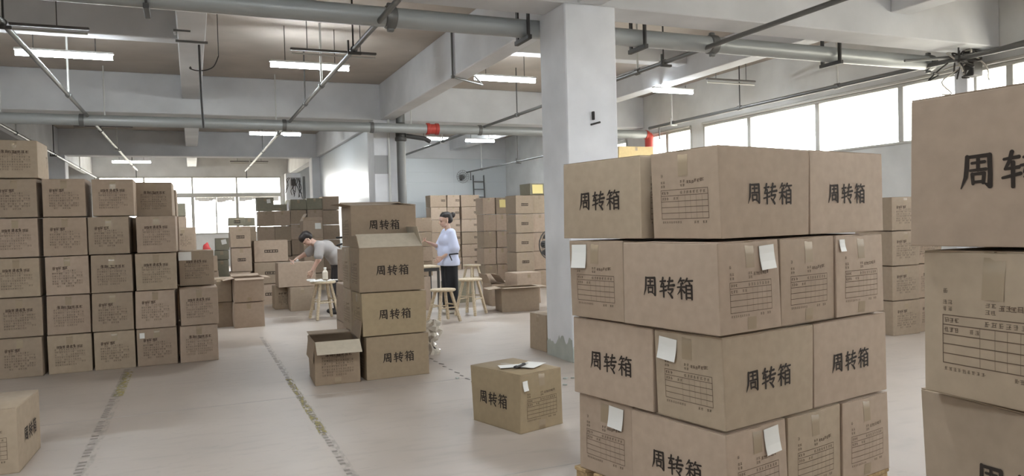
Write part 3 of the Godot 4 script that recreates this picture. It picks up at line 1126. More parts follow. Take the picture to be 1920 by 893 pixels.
func carton(at: Vector3, yaw: float, d: Vector3, style: String, label: String, group := "", o := {}) -> Node3D:
	# at is the middle of the underside; style says what is printed on it
	var t := thing("carton", label, "box", at, yaw, group)
	var vr: int = o.get("v", rng.randi_range(0, 5))
	var mat: Material = M[o.get("mat", "card%d" % o.get("tint", rng.randi_range(0, 5)))]
	var open: bool = o.has("flaps")
	var s := shape(Vector3(d.x, d.y - 0.005, d.z), vr)
	part("body", body_mesh(s, open), mat, t)
	if not open and not o.get("plain_top", false):
		for sg in [-1.0, 1.0]:
			part("flap", patch(s, 4, sg * (d.x / 4 + 0.001), 0, d.x / 2 - 0.006, d.z - 0.004, 0.0, 0.004, 2), mat, t)
	if not open and not o.get("no_tape", false):
		var tp: Material = M[o.get("tape", "tape")]
		part("tape", patch(s, 4, 0, 0, 0.06, d.z, 0.0042, 0.0006, 2), tp, t)
		for f in [0, 1]:
			var tl: float = o.get("tab", 0.09)
			part("tape", patch(s, f, 0, s.d.y / 2 - tl / 2, 0.06, tl, 0.0008, 0.0004, 2), tp, t)
		if style == "turn":
			part("tape", patch(s, 0, 0, -s.d.y / 2 + 0.035, 0.06, 0.07, 0.0008, 0.0004, 2), tp, t)
	elif open:
		part("tape", patch(s, 0, 0, -s.d.y / 2 + 0.035, 0.06, 0.07, 0.0008, 0.0004, 2), M.tape, t)
	for f in o.get("faces", [0, 1, 2, 3]):
		var L: float = d.z if f > 1 else d.x
		if style == "turn" and f > 1:
			part("lettering", patch(s, f, o.get("lx", 0.0), o.get("ly", -0.005), 0.335, 0.109, 0.0014), M.lettering, t)
		elif style == "turn":
			part("printed_form", patch(s, f, 0.0, -0.02, 0.30, 0.255, 0.0014), M.form if vr % 2 else M.form2, t)
		elif style == "ship" and f < 2:
			part("shipping_marks", patch(s, f, 0.0, -0.015, L * 0.76, d.y * 0.58, 0.0014), M["marks%d" % (vr % 3)], t)
		elif style == "ship":
			part("shipping_marks", patch(s, f, -L * 0.3 if f == 3 else L * 0.3, 0.0, 0.12, d.y * 0.35, 0.0014), M["marks%d" % ((vr + 1) % 3)], t)
		elif style == "band":
			part("printed_bar", patch(s, f, 0.0, 0.0, minf(0.27, L * 0.42), 0.07, 0.0014), M.band, t)
		elif style == "bandside":
			part("printed_bar", patch(s, f, L * 0.3, 0.02, 0.15, 0.075, 0.0014), M.band, t)
	for p in o.get("paper", []):
		var pm: Material = M[p[6]] if p.size() > 6 else M.paper
		var pn := part("paper_note", sheet(s, p[0], p[1], p[2], p[3], p[4], p[5], 0.003), pm, t)
		pn.set_meta("label", "white paper note" if p.size() < 7 else "yellow paper note")
		if p.size() < 7:
			part("handwriting", sheet(s, p[0], p[1], p[2] + 0.01, p[3] * 0.9, p[4] * 0.8, p[5], 0.0046), M.note, pn)
	for g in o.get("flaps", []):
		# [side, degrees from upright (outwards), length]
		var w := d.x if g[0] < 2 else d.z
		var n: Vector3 = FN[g[0]]
		var hinge: Vector3 = n * ((d.z if g[0] < 2 else d.x) / 2 - 0.003) + Vector3(0, d.y - 0.004, 0)
		var u: Vector3 = Vector3.UP.cross(n)
		var fl := part("flap", flap_mesh(w - 0.012, g[2]), M.card_lit if o.get("flaps").find(g) in o.get("pale", []) else mat, t)  # flaps listed as pale take the board colour with light in it
		fl.transform = Transform3D(Basis(u, Vector3.UP, n) * Basis(Vector3.RIGHT, deg_to_rad(g[1])), hinge)
	return t


const ROW := ["bottom row", "second row up", "third row up", "fourth row up", "fifth row up", "sixth row up"]


func build_near_pallet():
	# five cartons to a layer, bonded: layers turn about
	var th := 10.7
	var o := Vector3(2.125, 0, -2.65)
	var R := Basis(Vector3.UP, deg_to_rad(th))
	var pal := thing("pallet", "wooden pallet under the near stack of turnover cartons", "pallet", o, th)
	pallet_parts(pal, Vector3(0.0, 0, 0.0), 1.30, 1.08)
	var grp := "turnover cartons on the near pallet"
	var ly := [[0.13, 0.0, 0.0, "bottom layer"], [0.553, 0.0, -0.005, "second layer up"], [0.978, -0.03, 0.0, "third layer up"], [1.402, 0.015, -0.02, "top layer"]]
	for i in 4:
		var l = ly[i]
		var long_front: bool = i % 2 == 1
		var dep := CART.x if long_front else CART.z
		var front := []
		if long_front:
			front = [[0.0, 0.64], [0.652, 0.64]]
		else:
			front = [[0.0, 0.43], [0.44, 0.43], [0.88, 0.43]]
		for j in front.size():
			var c := Vector3(front[j][0] + front[j][1] / 2 + l[1], l[0], -dep / 2 + l[2])
			var lab := ""
			var opt := {"v": (i * 3 + j) % 6, "tint": [2, 3, 0, 1][(i + j) % 4], "tab": 0.12}
			if long_front:
				lab = "carton with black characters facing right, %s of near pallet, %s" % [l[3], ["at the corner", "right end"][j]]
				if i == 1 and j == 0:
					opt.paper = []
			else:
				lab = "carton with ruled form facing right, %s of near pallet, %s" % [l[3], ["at the corner", "middle", "right end"][j]]
				if i == 2 and j == 0:
					opt.paper = [[0, 0.12, 0.13, 0.105, 0.11, 0.06]]
				if i == 2 and j == 2:
					opt.paper = [[0, -0.17, 0.16, 0.045, 0.06, 0.0]]
				if i == 0 and j == 0:
					opt.paper = [[0, 0.10, 0.13, 0.105, 0.12, 0.08]]
			if long_front:
				opt.lx = -0.02
			var yaw: float = th + (90.0 if long_front else 0.0) + [0.0, 0.4, -0.6][j]
			if long_front and i == 1 and j == 0:
				opt.paper = [[1, -0.12, 0.125, 0.115, 0.105, -0.08]]
			if i == 3 and j == 0:
				opt.lx = 0.02
			carton(o + R * c, yaw, Vector3(0.42, 0.42, 0.64) if long_front else Vector3(0.43, 0.42, 0.61), "turn", lab, grp, opt)
		# the cartons behind: the left one of each layer shows on the left side
		var back_dep := CART.z if long_front else CART.x
		var back := [[0.0, CART.x], [0.425, CART.x], [0.85, CART.x]] if long_front else [[0.0, 0.615], [0.625, 0.615]]
		for j in back.size():
			var c := Vector3(back[j][0] + back[j][1] / 2 + l[1] + 0.008, l[0], -dep - back_dep / 2 - 0.014 + l[2])
			if j == 0:
				c.x += [0.01, -0.01, 0.0, -0.035][i]
				c.z -= [0.0, 0.0, 0.0, 0.03][i]
			var opt := {"v": (i * 2 + j + 1) % 6, "tint": [0, 2, 1, 3][(i + j) % 4], "tab": 0.12}
			var lab := "carton at the back of the near pallet, hidden behind the others"
			var g2 := "hidden cartons of the near pallet"
			if j == 0:
				g2 = grp
				lab = ("carton with black characters facing left, %s of near pallet, back left" if long_front else "carton with ruled form facing left, %s of near pallet, back left") % l[3]
				if i == 2:
					opt.paper = [[1, -0.12, 0.125, 0.12, 0.125, 0.02]]
				if i == 0:
					opt.paper = [[1, 0.09, 0.13, 0.11, 0.11, -0.05]]
			carton(o + R * c, th + (0.0 if long_front else 90.0) + (0.5 if j == 0 else 0.0), CART, "turn", lab, g2, opt)


func pallet_parts(pal: Node3D, at: Vector3, w: float, l: float):
	for k in 7:
		var st := st_new()
		var z := -0.05 - k * (l - 0.1) / 6.0
		bx(st, at + Vector3(w / 2, 0.119, z), Vector3(w, 0.02, 0.095), Basis(), 0.003)
		put("deck_board", st, M.pallet, pal)
	for z in [-0.05, -l / 2, -l + 0.05]:
		var st := st_new()
		bx(st, at + Vector3(w / 2, 0.011, z), Vector3(w, 0.02, 0.09), Basis(), 0.003)
		put("base_board", st, M.pallet, pal)
		for x in [0.06, w / 2, w - 0.06]:
			st = st_new()
			bx(st, at + Vector3(x, 0.065, z), Vector3(0.1, 0.086, 0.09), Basis(), 0.004)
			put("block", st, M.pallet, pal)


func build_far_right_stack():
	var pal := thing("pallet", "wooden pallet under the stack at the right edge", "pallet", Vector3(1.95, 0, -0.52), 0)
	pallet_parts(pal, Vector3(0, 0, 0), 0.66, 1.06)
	var g := "cartons at the right edge of the picture"
	carton(Vector3(2.26, 0.13, -1.25), 2.0, CART, "turn", "carton at the right edge, bottom of its stack, mostly out of sight", g, {"v": 0, "tint": 1})
	carton(Vector3(2.195, 0.553, -1.265), -7.0, CART, "turn", "large carton low at the right edge showing one black character", g, {"v": 4, "tint": 4, "lx": 0.04})
	carton(Vector3(2.262, 0.976, -1.33), 90.0, CART, "turn", "large carton with ruled form at the right edge, under the top one", g, {"v": 2, "tint": 3, "tab": 0.13})
	carton(Vector3(2.17, 1.4, -1.27), 7.0, Vector3(0.42, 0.43, 0.61), "turn", "very large looking carton with black characters at the top right edge", g, {"v": 1, "tint": 5, "lx": 0.0})


func build_left_wall():
	var cols := [-1.70, -1.252, -0.822, -0.394, 0.038]
	var cn := ["leftmost column", "second column", "middle column", "fourth column", "rightmost column"]
	var D := Vector3(0.42, 0.42, 0.60)
	var zf := -9.27
	var g := "taped cartons in the left wall"
	for r in 5:
		for c in 5:
			if c == 4 and r > 1:
				continue
			var h: float = [0.423, 0.424, 0.418, 0.418, 0.412][r]
			var y: float = [0.0, 0.4235, 0.848, 1.267, 1.686][r]
			var z := zf + rng.randf_range(-0.02, 0.012)
			var x: float = cols[c] + rng.randf_range(-0.006, 0.006)
			var opt := {"tape": "tape_clear" if (r + c) % 3 == 0 or c == 2 else "tape", "tab": 0.13 if c == 2 and r > 1 else 0.1}
			if r == 4 and c == 3:
				z -= 0.6
			if r == 4 and c == 2:
				x += 0.03
			if r == 3 and c == 2:
				x -= 0.02
			if r == 3 and c == 3:
				x += 0.03
			if r == 0 and c == 3:
				opt.paper = [[0, -0.15, 0.14, 0.05, 0.06, 0.0]]
			var yw := rng.randf_range(-1.2, 1.2)
			carton(Vector3(x, y, z - D.z / 2), yw, Vector3(0.404 + rng.randf_range(-0.004, 0.008), h, D.z), "ship", "taped brown carton, %s, %s of the left carton wall" % [ROW[r], cn[c]], g, opt)
	carton(Vector3(-1.69, 2.102, zf - 0.31), 0.0, Vector3(0.43, 0.405, D.z), "ship", "lone carton on top of the left carton wall, at the picture edge", g, {"v": 2, "tint": 3, "tape": "tape_clear"})
	carton(Vector3(0.035, 0.849, -9.9), 0.0, Vector3(0.37, 0.42, 0.50), "ship", "set back dark carton, third row, rightmost column of the left wall", g, {"v": 3, "tint": 4, "paper": [[0, -0.12, 0.15, 0.14, 0.10, 0.0]]})
	for r in 5:
		if r == 4:
			continue
		carton(Vector3(-0.36, [0.0, 0.4235, 0.848, 1.267][r], -10.22), 0.0, Vector3(0.42, 0.417, D.z), "ship", "carton behind the fourth column of the left wall, %s" % ROW[r], "cartons behind the left wall", {})
	for r in 4:
		carton(Vector3(-0.82, r * 0.4215, -10.25), 0.0, Vector3(0.43, 0.42, D.z), "ship", "carton behind the middle column of the left wall, %s" % ROW[r], "cartons behind the left wall", {})
	carton(Vector3(-0.38, 1.686, -10.85), 0.0, Vector3(0.42, 0.36, 0.5), "ship", "top carton peeping out behind the left wall by the window", "cartons behind the left wall", {"tint": 4})
	for r in 4:
		carton(Vector3(-0.38, r * 0.4215, -10.86), 0.0, Vector3(0.42, 0.42, D.z), "ship", "carton in the third row deep behind the left wall, %s" % ROW[r], "cartons behind the left wall", {})
	# the carton cut by the lower left corner of the picture
	carton(Vector3(-1.245, 0, -5.86), -2.0, Vector3(0.41, 0.42, 0.60), "turn", "lone carton on the floor at the lower left corner", "", {"v": 1, "tint": 3})


func build_centre():
	var g := "turnover cartons of the centre stack"
	var zf := -7.235
	var D := Vector3(0.42, 0.425, 0.645)
	carton(Vector3(1.825, 0, zf - 0.21), 92.0, D, "turn", "centre stack bottom carton with black characters", g, {"v": 1, "tint": 6})
	carton(Vector3(1.805, 0.426, zf - 0.215), 91.0, D, "turn", "centre stack second carton up with black characters", g, {"v": 3, "tint": 7})
	carton(Vector3(1.79, 0.853, zf - 0.21), 91.0, Vector3(0.42, 0.44, 0.645), "turn", "centre stack third carton with pale flap raised along its front", g, {"v": 2, "tint": 8, "pale": [0, 2], "flaps": [[3, -49.0, 0.2], [2, 42.0, 0.19], [0, -14.0, 0.20], [1, 10.0, 0.12]]})
	# three more behind carry the top one
	for r in 3:
		carton(Vector3(1.79, r * 0.43, -7.90), 90.0, Vector3(0.40, 0.43, 0.645), "turn", "carton right behind the centre stack, %s" % ROW[r], "cartons behind the centre stack", {"v": r})
	carton(Vector3(1.825, 1.292, -7.87), 91.0, Vector3(0.44, 0.425, 0.69), "turn", "topmost open carton of the centre stack with black characters", g, {"v": 5, "tint": 9, "ly": 0.012, "flaps": [[3, -86.0, 0.2], [2, 72.0, 0.16], [0, -84.0, 0.2], [1, 80.0, 0.12]]})
	# the open carton at the left foot of the stack
	carton(Vector3(1.25, 0, -7.49), -2.0, Vector3(0.43, 0.42, 0.56), "ship", "open carton at left foot of centre stack, pale front flap drooping", "", {"v": 2, "tint": 9, "faces": [0], "pale": [0], "flaps": [[0, 128.0, 0.17], [1, 88.0, 0.2], [2, 8.0, 0.16], [3, 173.0, 0.2]]})
	# stacks further behind, seen past the left side
	var g2 := "cartons behind the centre stack"
	for r in 2:
		carton(Vector3(1.735, r * 0.43, -8.52), 0.0, Vector3(0.43, 0.43, 0.60), "ship", "carton in the low pair left behind the centre stack, %s" % ROW[r], g2, {"v": r + 2, "tape": "tape_clear"})
	for r in 3:
		carton(Vector3(1.985, r * 0.405, -9.6), 0.0, Vector3(0.50, 0.405, 0.60), "ship", "carton in the tall rear stack under the white cloth, %s" % ROW[r], g2, {"v": r + 1, "tape": "tape_clear", "tab": 0.2})
	for r in 2:
		carton(Vector3(2.2, r * 0.42, -8.6), 3.0, CART, "turn", "carton hidden behind the centre stack, %s" % ROW[r], g2, {"v": r})


func build_single_box():
	var c := Vector3(2.205, 0, -5.155)
	carton(c, 17.0, Vector3(0.415, 0.428, 0.565), "turn", "single carton standing alone on the floor with cutter and paper on top", "", {"v": 4, "tint": 7, "faces": [0, 2, 3], "tab": 0.1, "lx": -0.02, "paper": [[0, -0.165, 0.13, 0.045, 0.07, 0.05]]})
	var R := Basis(Vector3.UP, deg_to_rad(17.0))
	var t := c + Vector3(0, 0.4305, 0)
	for k in 2:
		var st := st_new()
		var b := R * Basis(Vector3.UP, [0.4, -0.5][k])
		bx(st, t + R * [Vector3(0.06, 0.0035, 0.10), Vector3(-0.08, 0.002, 0.02)][k], [Vector3(0.22, 0.0015, 0.15), Vector3(0.16, 0.0015, 0.11)][k], b)
		tag(put("paper_sheet", st, M.paper, self), ["white paper sheet near the front corner of the single carton", "white paper sheet half under the cutter on the single carton"][k], "paper")
	var cut := thing("box_cutter", "black folding box cutter lying on the single carton", "cutter", t + R * Vector3(-0.05, 0.012, 0.10), 38.0)
	var st := st_new()
	bx(st, Vector3.ZERO, Vector3(0.15, 0.018, 0.03), Basis(), 0.006)
	put("handle", st, M.dark, cut)
	st = st_new()
	bx(st, Vector3(-0.01, 0.0105, 0), Vector3(0.07, 0.004, 0.012), Basis(), 0.001)
	put("slider", st, M.pale_metal, cut)
	st = st_new()
	bx(st, Vector3(0.095, 0, 0), Vector3(0.05, 0.002, 0.018))
	put("blade", st, M.galv, cut)


func stack(x: float, z: float, yaw: float, d: Vector3, heights: Array, style: String, where: String, group: String, o := {}):
	# a stack of cartons of the given heights; z is the middle
	var y: float = o.get("y0", 0.0)
	for r in heights.size():
		var h: float = heights[r]
		var q := o.duplicate()
		var st: String = style
		if r == heights.size() - 1 and o.has("top"):
			q.merge(o.top, true)
			st = o.top.get("style", style)
		var nm: String = "topmost" if r == heights.size() - 1 and r > 0 else ["lowest", "second", "third", "fourth", "fifth", "sixth", "seventh"][r]
		carton(Vector3(x + rng.randf_range(-0.012, 0.012), y, z + rng.randf_range(-0.015, 0.015)), yaw + rng.randf_range(-1.5, 1.5), Vector3(d.x, h, d.z), st, "brown carton, %s of %s" % [nm, where], group, q)
		y += h + 0.001


func build_behind_left():
	var g := "cartons stacked in the far left aisle"
	stack(-0.13, -13.3, 0, Vector3(0.36, 0, 0.5), [0.4, 0.4, 0.38, 0.38], "ship", "the stack just right of the left wall", g)
	stack(-0.36, -14.2, 0, Vector3(0.54, 0, 0.5), [0.4, 0.45, 0.45, 0.45, 0.22], "plain", "the stack before the barred casement", g, {"top": {"mat": "card_grey"}})
	stack(0.24, -13.9, 0, Vector3(0.30, 0, 0.4), [0.4, 0.4, 0.26], "plain", "the narrow stack under the red bag", g)
	stack(0.565, -17.2, 0, Vector3(0.27, 0, 0.4), [0.44, 0.43, 0.20, 0.26], "plain", "the grey narrow stack under the far window", g, {"mat": "card_grey", "top": {"paper": [[0, 0.03, 0.05, 0.1, 0.1, 0.2]]}})
	stack(0.30, -17.0, 0, Vector3(0.20, 0, 0.4), [0.5, 0.5], "plain", "the short grey pair under the far window", g, {"mat": "card_grey"})
	stack(0.845, -15.5, 0, Vector3(0.37, 0, 0.55), [0.345, 0.345, 0.465, 0.41], "band", "the marked stack in front of the far window", g, {"faces": [0]})
	carton(Vector3(0.80, 1.569, -15.45), 0, Vector3(0.29, 0.17, 0.4), "band", "flat grey green carton on the left of the marked stack", g, {"mat": "card_grey", "faces": [0], "v": 1})
	stack(1.07, -16.1, 0, Vector3(0.22, 0, 0.5), [0.5, 0.5, 0.56], "plain", "the dark stack right behind the marked one", g, {"tint": 4})
	carton(Vector3(1.065, 1.563, -16.1), 0, Vector3(0.22, 0.18, 0.4), "plain", "flat grey green carton on the dark stack", g, {"mat": "card_grey", "v": 2})
	stack(1.425, -15.72, 90, Vector3(0.43, 0, 0.64), [0.415, 0.43, 0.43], "band", "the wide stack left of the bending man", g, {"faces": [3], "tab": 0.05})
	# pair by the aisle and the tall tapped pair
	stack(0.765, -12.38, 1, Vector3(0.435, 0, 0.6), [0.39, 0.37], "plain", "the pair on the floor right of the left wall", g, {"tint": 5, "top": {"flaps": [[0, 118.0, 0.06], [1, 80.0, 0.15], [2, 96.0, 0.10], [3, 100.0, 0.16]]}})
	stack(0.36, -12.62, 0, Vector3(0.37, 0, 0.6), [0.39, 0.36], "plain", "the pair squeezed behind the left wall corner", g, {"tint": 4})
	carton(Vector3(1.575, 0, -14.66), 0, Vector3(0.42, 0.43, 0.5), "ship", "carton under the left end of the wide box before the man", g, {"tint": 3, "faces": [0]})
	carton(Vector3(1.80, 0, -14.12), 0, Vector3(0.43, 0.43, 0.4), "plain", "carton under the right end of the wide box before the man", g, {"tint": 4})
	carton(Vector3(1.725, 0.431, -14.28), 90, Vector3(0.44, 0.45, 0.66), "plain", "wide carton just in front of the bending man", g, {"tint": 0, "v": 0})
	# the big block of stacks against the partition
	var g3 := "cartons in the far block behind the man"
	var T := Vector3(0.40, 0, 0.55)
	stack(1.74, -20.3, 0, T, [0.39, 0.39, 0.39, 0.39, 0.39, 0.35], "plain", "the leftmost stack behind the man", g3, {"top": {"mat": "card_grey", "paper": [[0, 0.08, 0.08, 0.09, 0.1, 0.1]]}})
	stack(2.145, -20.3, 0, T, [0.39, 0.39, 0.39, 0.39, 0.39], "plain", "the second stack behind the man", g3)
	carton(Vector3(2.09, 1.956, -20.3), 3, Vector3(0.36, 0.17, 0.4), "plain", "low dark open box on the second stack behind the man", g3, {"mat": "card_grey", "flaps": [[2, 20.0, 0.12], [3, 30.0, 0.1]]})
	stack(2.56, -20.3, 0, T, [0.4, 0.4, 0.4, 0.4, 0.37, 0.27], "plain", "the middle stack behind the man", g3, {"top": {"mat": "card_grey"}})
	stack(2.97, -20.3, 0, T, [0.4, 0.4, 0.4, 0.4, 0.37, 0.30], "plain", "the stack with the paper label behind the man", g3, {"top": {"mat": "card_grey"}})
	stack(3.38, -20.3, 0, Vector3(0.43, 0, 0.55), [0.39, 0.39, 0.39, 0.39, 0.39, 0.36], "plain", "the rightmost stack behind the man by the partition", g3, {"tint": 1})
	stack(2.62, -18.4, 2, Vector3(0.46, 0, 0.5), [0.42, 0.42, 0.42, 0.40], "plain", "the nearer stack with white label behind the man", g3, {"top": {"paper": [[0, 0.12, 0.08, 0.14, 0.14, 0.0]], "flaps": [[0, -40.0, 0.12], [3, -30.0, 0.2]]}})


func build_behind_right():
	var g := "cartons in the stacks of the back room"
	for i in 3:
		stack([7.37, 7.86, 8.44][i], -23.5, 0, Vector3([0.54, 0.43, 0.62][i], 0, 0.55), [0.41, 0.41, 0.41, 0.41, 0.41, 0.39], "bandside", "the %s far stack behind the woman" % ["left", "middle", "right"][i], g, {"faces": [0], "tab": 0.06})
	for i in 2:
		stack([7.02, 7.37][i], -18.15, 0, Vector3([0.34, 0.33][i], 0, 0.5), [0.43, 0.43, 0.43, 0.43, 0.43], "plain", ["the stack left of the two dark gaps", "the stack between the two dark gaps"][i], g, {"tape": "tape_clear", "tab": 0.12, "top": {"paper": [[0, 0.03, 0.06, 0.22, 0.2, 0.0, "paper_y"]]} if i == 1 else {"tint": 2}})
	stack(6.73, -15.3, 0, Vector3(0.43, 0, 0.55), [0.42, 0.42, 0.42, 0.42, 0.41], "band", "the marked stack right of the dark gaps", g, {"faces": [0], "tint": 4})
	stack(7.2, -15.5, 0, Vector3(0.46, 0, 0.55), [0.42, 0.42, 0.42, 0.42, 0.42, 0.26], "plain", "the stack half hidden by the near pillar", g, {"top": {"mat": "card_grey", "paper": [[0, -0.05, 0.0, 0.26, 0.2, 0.0, "paper_y"]]}})
	for i in 2:
		stack([6.22, 5.68][i], -21.4, 0, Vector3(0.50, 0, 0.55), [0.43, 0.43, 0.43, 0.42], "plain", ["the stack just left of the woman's head", "the stack behind the flap of the centre stack"][i], g)
	stack(7.95, -15.9, 0, Vector3(0.5, 0, 0.5), [0.42, 0.42, 0.42, 0.42], "plain", "the stack hidden behind the near pillar", g)
	stack(4.65, -13.6, 4, Vector3(0.55, 0, 0.4), [0.42], "plain", "one behind the tall stool", g, {"mat": "card_grey", "plain_top": true})
	# opened cartons on the floor by the pillar
	carton(Vector3(5.07, 0, -12.78), -4, Vector3(0.28, 0.40, 0.55), "plain", "narrow carton with slanting top flap left of the open one", "", {"tint": 1, "flaps": [[3, 25.0, 0.2], [1, 20.0, 0.16], [2, -38.0, 0.2]]})
	carton(Vector3(5.06, 0, -11.72), 83, Vector3(0.44, 0.41, 0.66), "plain", "open carton with flaps spread, beside the near pillar", "", {"tint": 4, "flaps": [[2, 112.0, 0.2], [3, 88.0, 0.2], [0, 95.0, 0.2], [1, 95.0, 0.22]]})
	stack(5.62, -12.7, 4, Vector3(0.5, 0, 0.5), [0.3, 0.28], "plain", "the low pair behind the open carton", "", {"tint": 2})
	carton(Vector3(3.975, 0, -7.93), 92, Vector3(0.40, 0.43, 0.60), "plain", "carton tucked behind the foot of the near pillar", "", {"tint": 3, "v": 1})
	# the stack seen between the near pallet and the right edge
	stack(7.99, -6.78, 2, Vector3(0.47, 0, 0.55), [0.425, 0.425, 0.425, 0.415], "ship", "the stack seen in the gap at the right", "cartons in the gap at the right", {"tint": 4})
	stack(8.5, -6.85, 0, Vector3(0.47, 0, 0.55), [0.425, 0.425, 0.425], "ship", "the lower stack hidden behind the right edge cartons", "cartons in the gap at the right", {"tint": 1})
	# yellowish cartons high beyond the pillar
	stack(9.17, -14.6, 0, Vector3(0.9, 0, 0.6), [0.45, 0.45, 0.45, 0.45, 0.45, 0.45, 0.42], "plain", "the tall stack right beyond the near pillar", g, {"top": {"mat": "card_yellow"}})


# ------------------------------------------------------------------ furniture
func stool(at: Vector3, h: float, turn: float, label: String):
	var t := thing("stool", label, "stool", at, turn, "wooden workshop stools")
	var st := st_new()
	lathe(st, [Vector2(0.0, h - 0.03), Vector2(0.182, h - 0.035), Vector2(0.194, h - 0.026), Vector2(0.196, h - 0.01), Vector2(0.188, h), Vector2(0.0, h + 0.001)], 24)
	put("seat", st, M.wood, t)
	var foot := []
	for k in 4:
		var a := PI / 4 + k * PI / 2
		var top := Vector3(cos(a) * 0.12, h - 0.03, sin(a) * 0.12)
		var bot := Vector3(cos(a) * 0.265, 0.0, sin(a) * 0.265)
		foot.append([top, bot])
		st = st_new()
		bar(st, top, bot + (top - bot).normalized() * 0.012, 0.042, 0.042, 0.007)
		put("leg", st, M.wood, t)
	for k in 4:
		st = st_new()
		var f: float = 0.52 if k % 2 == 0 else 0.44
		var a: Vector3 = foot[k][0].lerp(foot[k][1], f)
		var b: Vector3 = foot[(k + 1) % 4][0].lerp(foot[(k + 1) % 4][1], f)
		bar(st, a, b, 0.03, 0.018, 0.003)
		put("stretcher", st, M.wood, t)


func build_furniture():
	stool(Vector3(3.50, 0, -10.95), 0.51, 12, "wooden stool in front of the woman, partly behind the centre stack")
	stool(Vector3(4.15, 0, -11.52), 0.60, 40, "tall wooden stool standing right behind the woman")
	stool(Vector3(5.6, 0, -15.4), 0.60, 20, "small distant stool seen just above the tall wooden stool")
	stool(Vector3(1.94, 0, -12.42), 0.62, 10, "wooden stool with white cloth on it, beside the man")
	# work table by the woman
	var t := thing("work_table", "dark framed work table in front of the woman", "table", Vector3(3.45, 0, -12.85))
	var st := st_new()
	bx(st, Vector3(0, 0.755, 0), Vector3(1.05, 0.03, 0.55), Basis(), 0.004)
	put("tabletop", st, M.wood, t)
	st = st_new()
	bx(st, Vector3(0, 0.71, 0.255), Vector3(1.03, 0.06, 0.03))
	bx(st, Vector3(0, 0.71, -0.255), Vector3(1.03, 0.06, 0.03))
	bx(st, Vector3(0.5, 0.71, 0), Vector3(0.03, 0.06, 0.48))
	bx(st, Vector3(-0.5, 0.71, 0), Vector3(0.03, 0.06, 0.48))
	put("apron", st, M.steel, t)
	for x in [-0.5, 0.5]:
		for z in [-0.25, 0.25]:
			st = st_new()
			bx(st, Vector3(x, 0.34, z), Vector3(0.04, 0.68, 0.04), Basis(), 0.004)
			put("leg", st, M.steel, t)
	carton(Vector3(3.55, 0, -12.8), 90, Vector3(0.40, 0.60, 0.5), "band", "carton standing under the work table", "", {"tint": 2, "faces": [3], "plain_top": true})
	# pedestal fan half behind the near pillar
	t = thing("pedestal_fan", "dark round pedestal fan half hidden behind the near pillar", "fan", Vector3(4.40, 0, -9.05), 10)
	st = st_new()
	lathe(st, [Vector2(0.0, 0.0), Vector2(0.19, 0.0), Vector2(0.19, 0.02), Vector2(0.04, 0.05), Vector2(0.0, 0.05)], 24)
	put("base", st, M.steel, t)
	st = st_new()
	tube(st, [Vector3(0, 0.04, 0), Vector3(0, 1.14, -0.03)], 0.018, 12)
	put("pole", st, M.galv_dark, t)
	st = st_new()
	lathe(st, [Vector2(0.0, -0.14), Vector2(0.05, -0.13), Vector2(0.06, 0.0), Vector2(0.035, 0.03), Vector2(0.0, 0.03)], 16, Vector3(0, 1.19, 0), Basis(Vector3.RIGHT, PI / 2))
	put("motor", st, M.dark, t)
	for k in 3:
		st = st_new()
		var b := Basis(Vector3(0, 0, 1), TAU * k / 3.0)
		for j in 4:
			var a0 := -0.5 + j * 0.25
			var P := []
			for q in [[0.04, a0], [0.185, a0], [0.185, a0 + 0.25], [0.04, a0 + 0.25]]:
				P.append(Vector3(0, 1.19, 0.055) + b * Vector3(cos(q[1]) * q[0], sin(q[1]) * q[0], q[1] * 0.05))
			quad(st, P[0], P[3], P[2], P[1])
			quad(st, P[0], P[1], P[2], P[3])
		put("blade", st, M.housing_dark, t)
	st = st_new()
	for s in [0.10, 0.02]:
		for r in [0.205, 0.14, 0.07]:
			var ring := []
			for k in 25:
				ring.append(Vector3(cos(TAU * k / 24.0) * r, 1.19 + sin(TAU * k / 24.0) * r, s if r < 0.2 else 0.06))
			tube(st, ring, 0.003 if r < 0.2 else 0.008, 5, -1.0, false)
		for k in 24:
			var a := TAU * k / 24.0
			tube(st, [Vector3(cos(a) * 0.03, 1.19 + sin(a) * 0.03, s), Vector3(cos(a) * 0.15, 1.19 + sin(a) * 0.15, s), Vector3(cos(a) * 0.205, 1.19 + sin(a) * 0.205, 0.06)], 0.0022, 4, -1.0, false)
	put("cage", st, M.galv_dark, t)
	# ladder leaning on the back room wall
	t = thing("ladder", "grey ladder leaning on the white wall above the back room cartons", "ladder", Vector3(9.35, 0, -24.3))
	for x in [-0.2, 0.2]:
		st = st_new()
		bar(st, Vector3(x - 0.12, 0.0, 0), Vector3(x + 0.06, 3.2, -0.66), 0.07, 0.03, 0.004)
		put("rail", st, M.galv_dark, t)
	for k in 11:
		st = st_new()
		var f := (k + 0.7) / 11.5
		tube(st, [Vector3(-0.32 + 0.18 * f, 3.2 * f, -0.66 * f), Vector3(0.08 + 0.18 * f, 3.2 * f, -0.66 * f)], 0.016, 8)
		put("rung", st, M.galv_dark, t)
	# wall fan
	t = thing("wall_fan", "small grey fan mounted on the white back room wall", "fan", Vector3(8.75, 3.12, -24.98))
	st = st_new()
	bx(st, Vector3(0, 0.0, 0.04), Vector3(0.08, 0.2, 0.08), Basis(), 0.01)
	lathe(st, [Vector2(0.0, 0.06), Vector2(0.06, 0.08), Vector2(0.06, 0.2), Vector2(0.0, 0.22)], 14, Vector3(0, 0.02, 0), Basis(Vector3.RIGHT, PI / 2))
	put("motor", st, M.housing_dark, t)
	st = st_new()
	for r in [0.22, 0.15, 0.08]:
		var ring := []
		for k in 21:
			ring.append(Vector3(cos(TAU * k / 20.0) * r, 0.02 + sin(TAU * k / 20.0) * r, 0.28 - r * 0.2))
		tube(st, ring, 0.006, 5, -1.0, false)
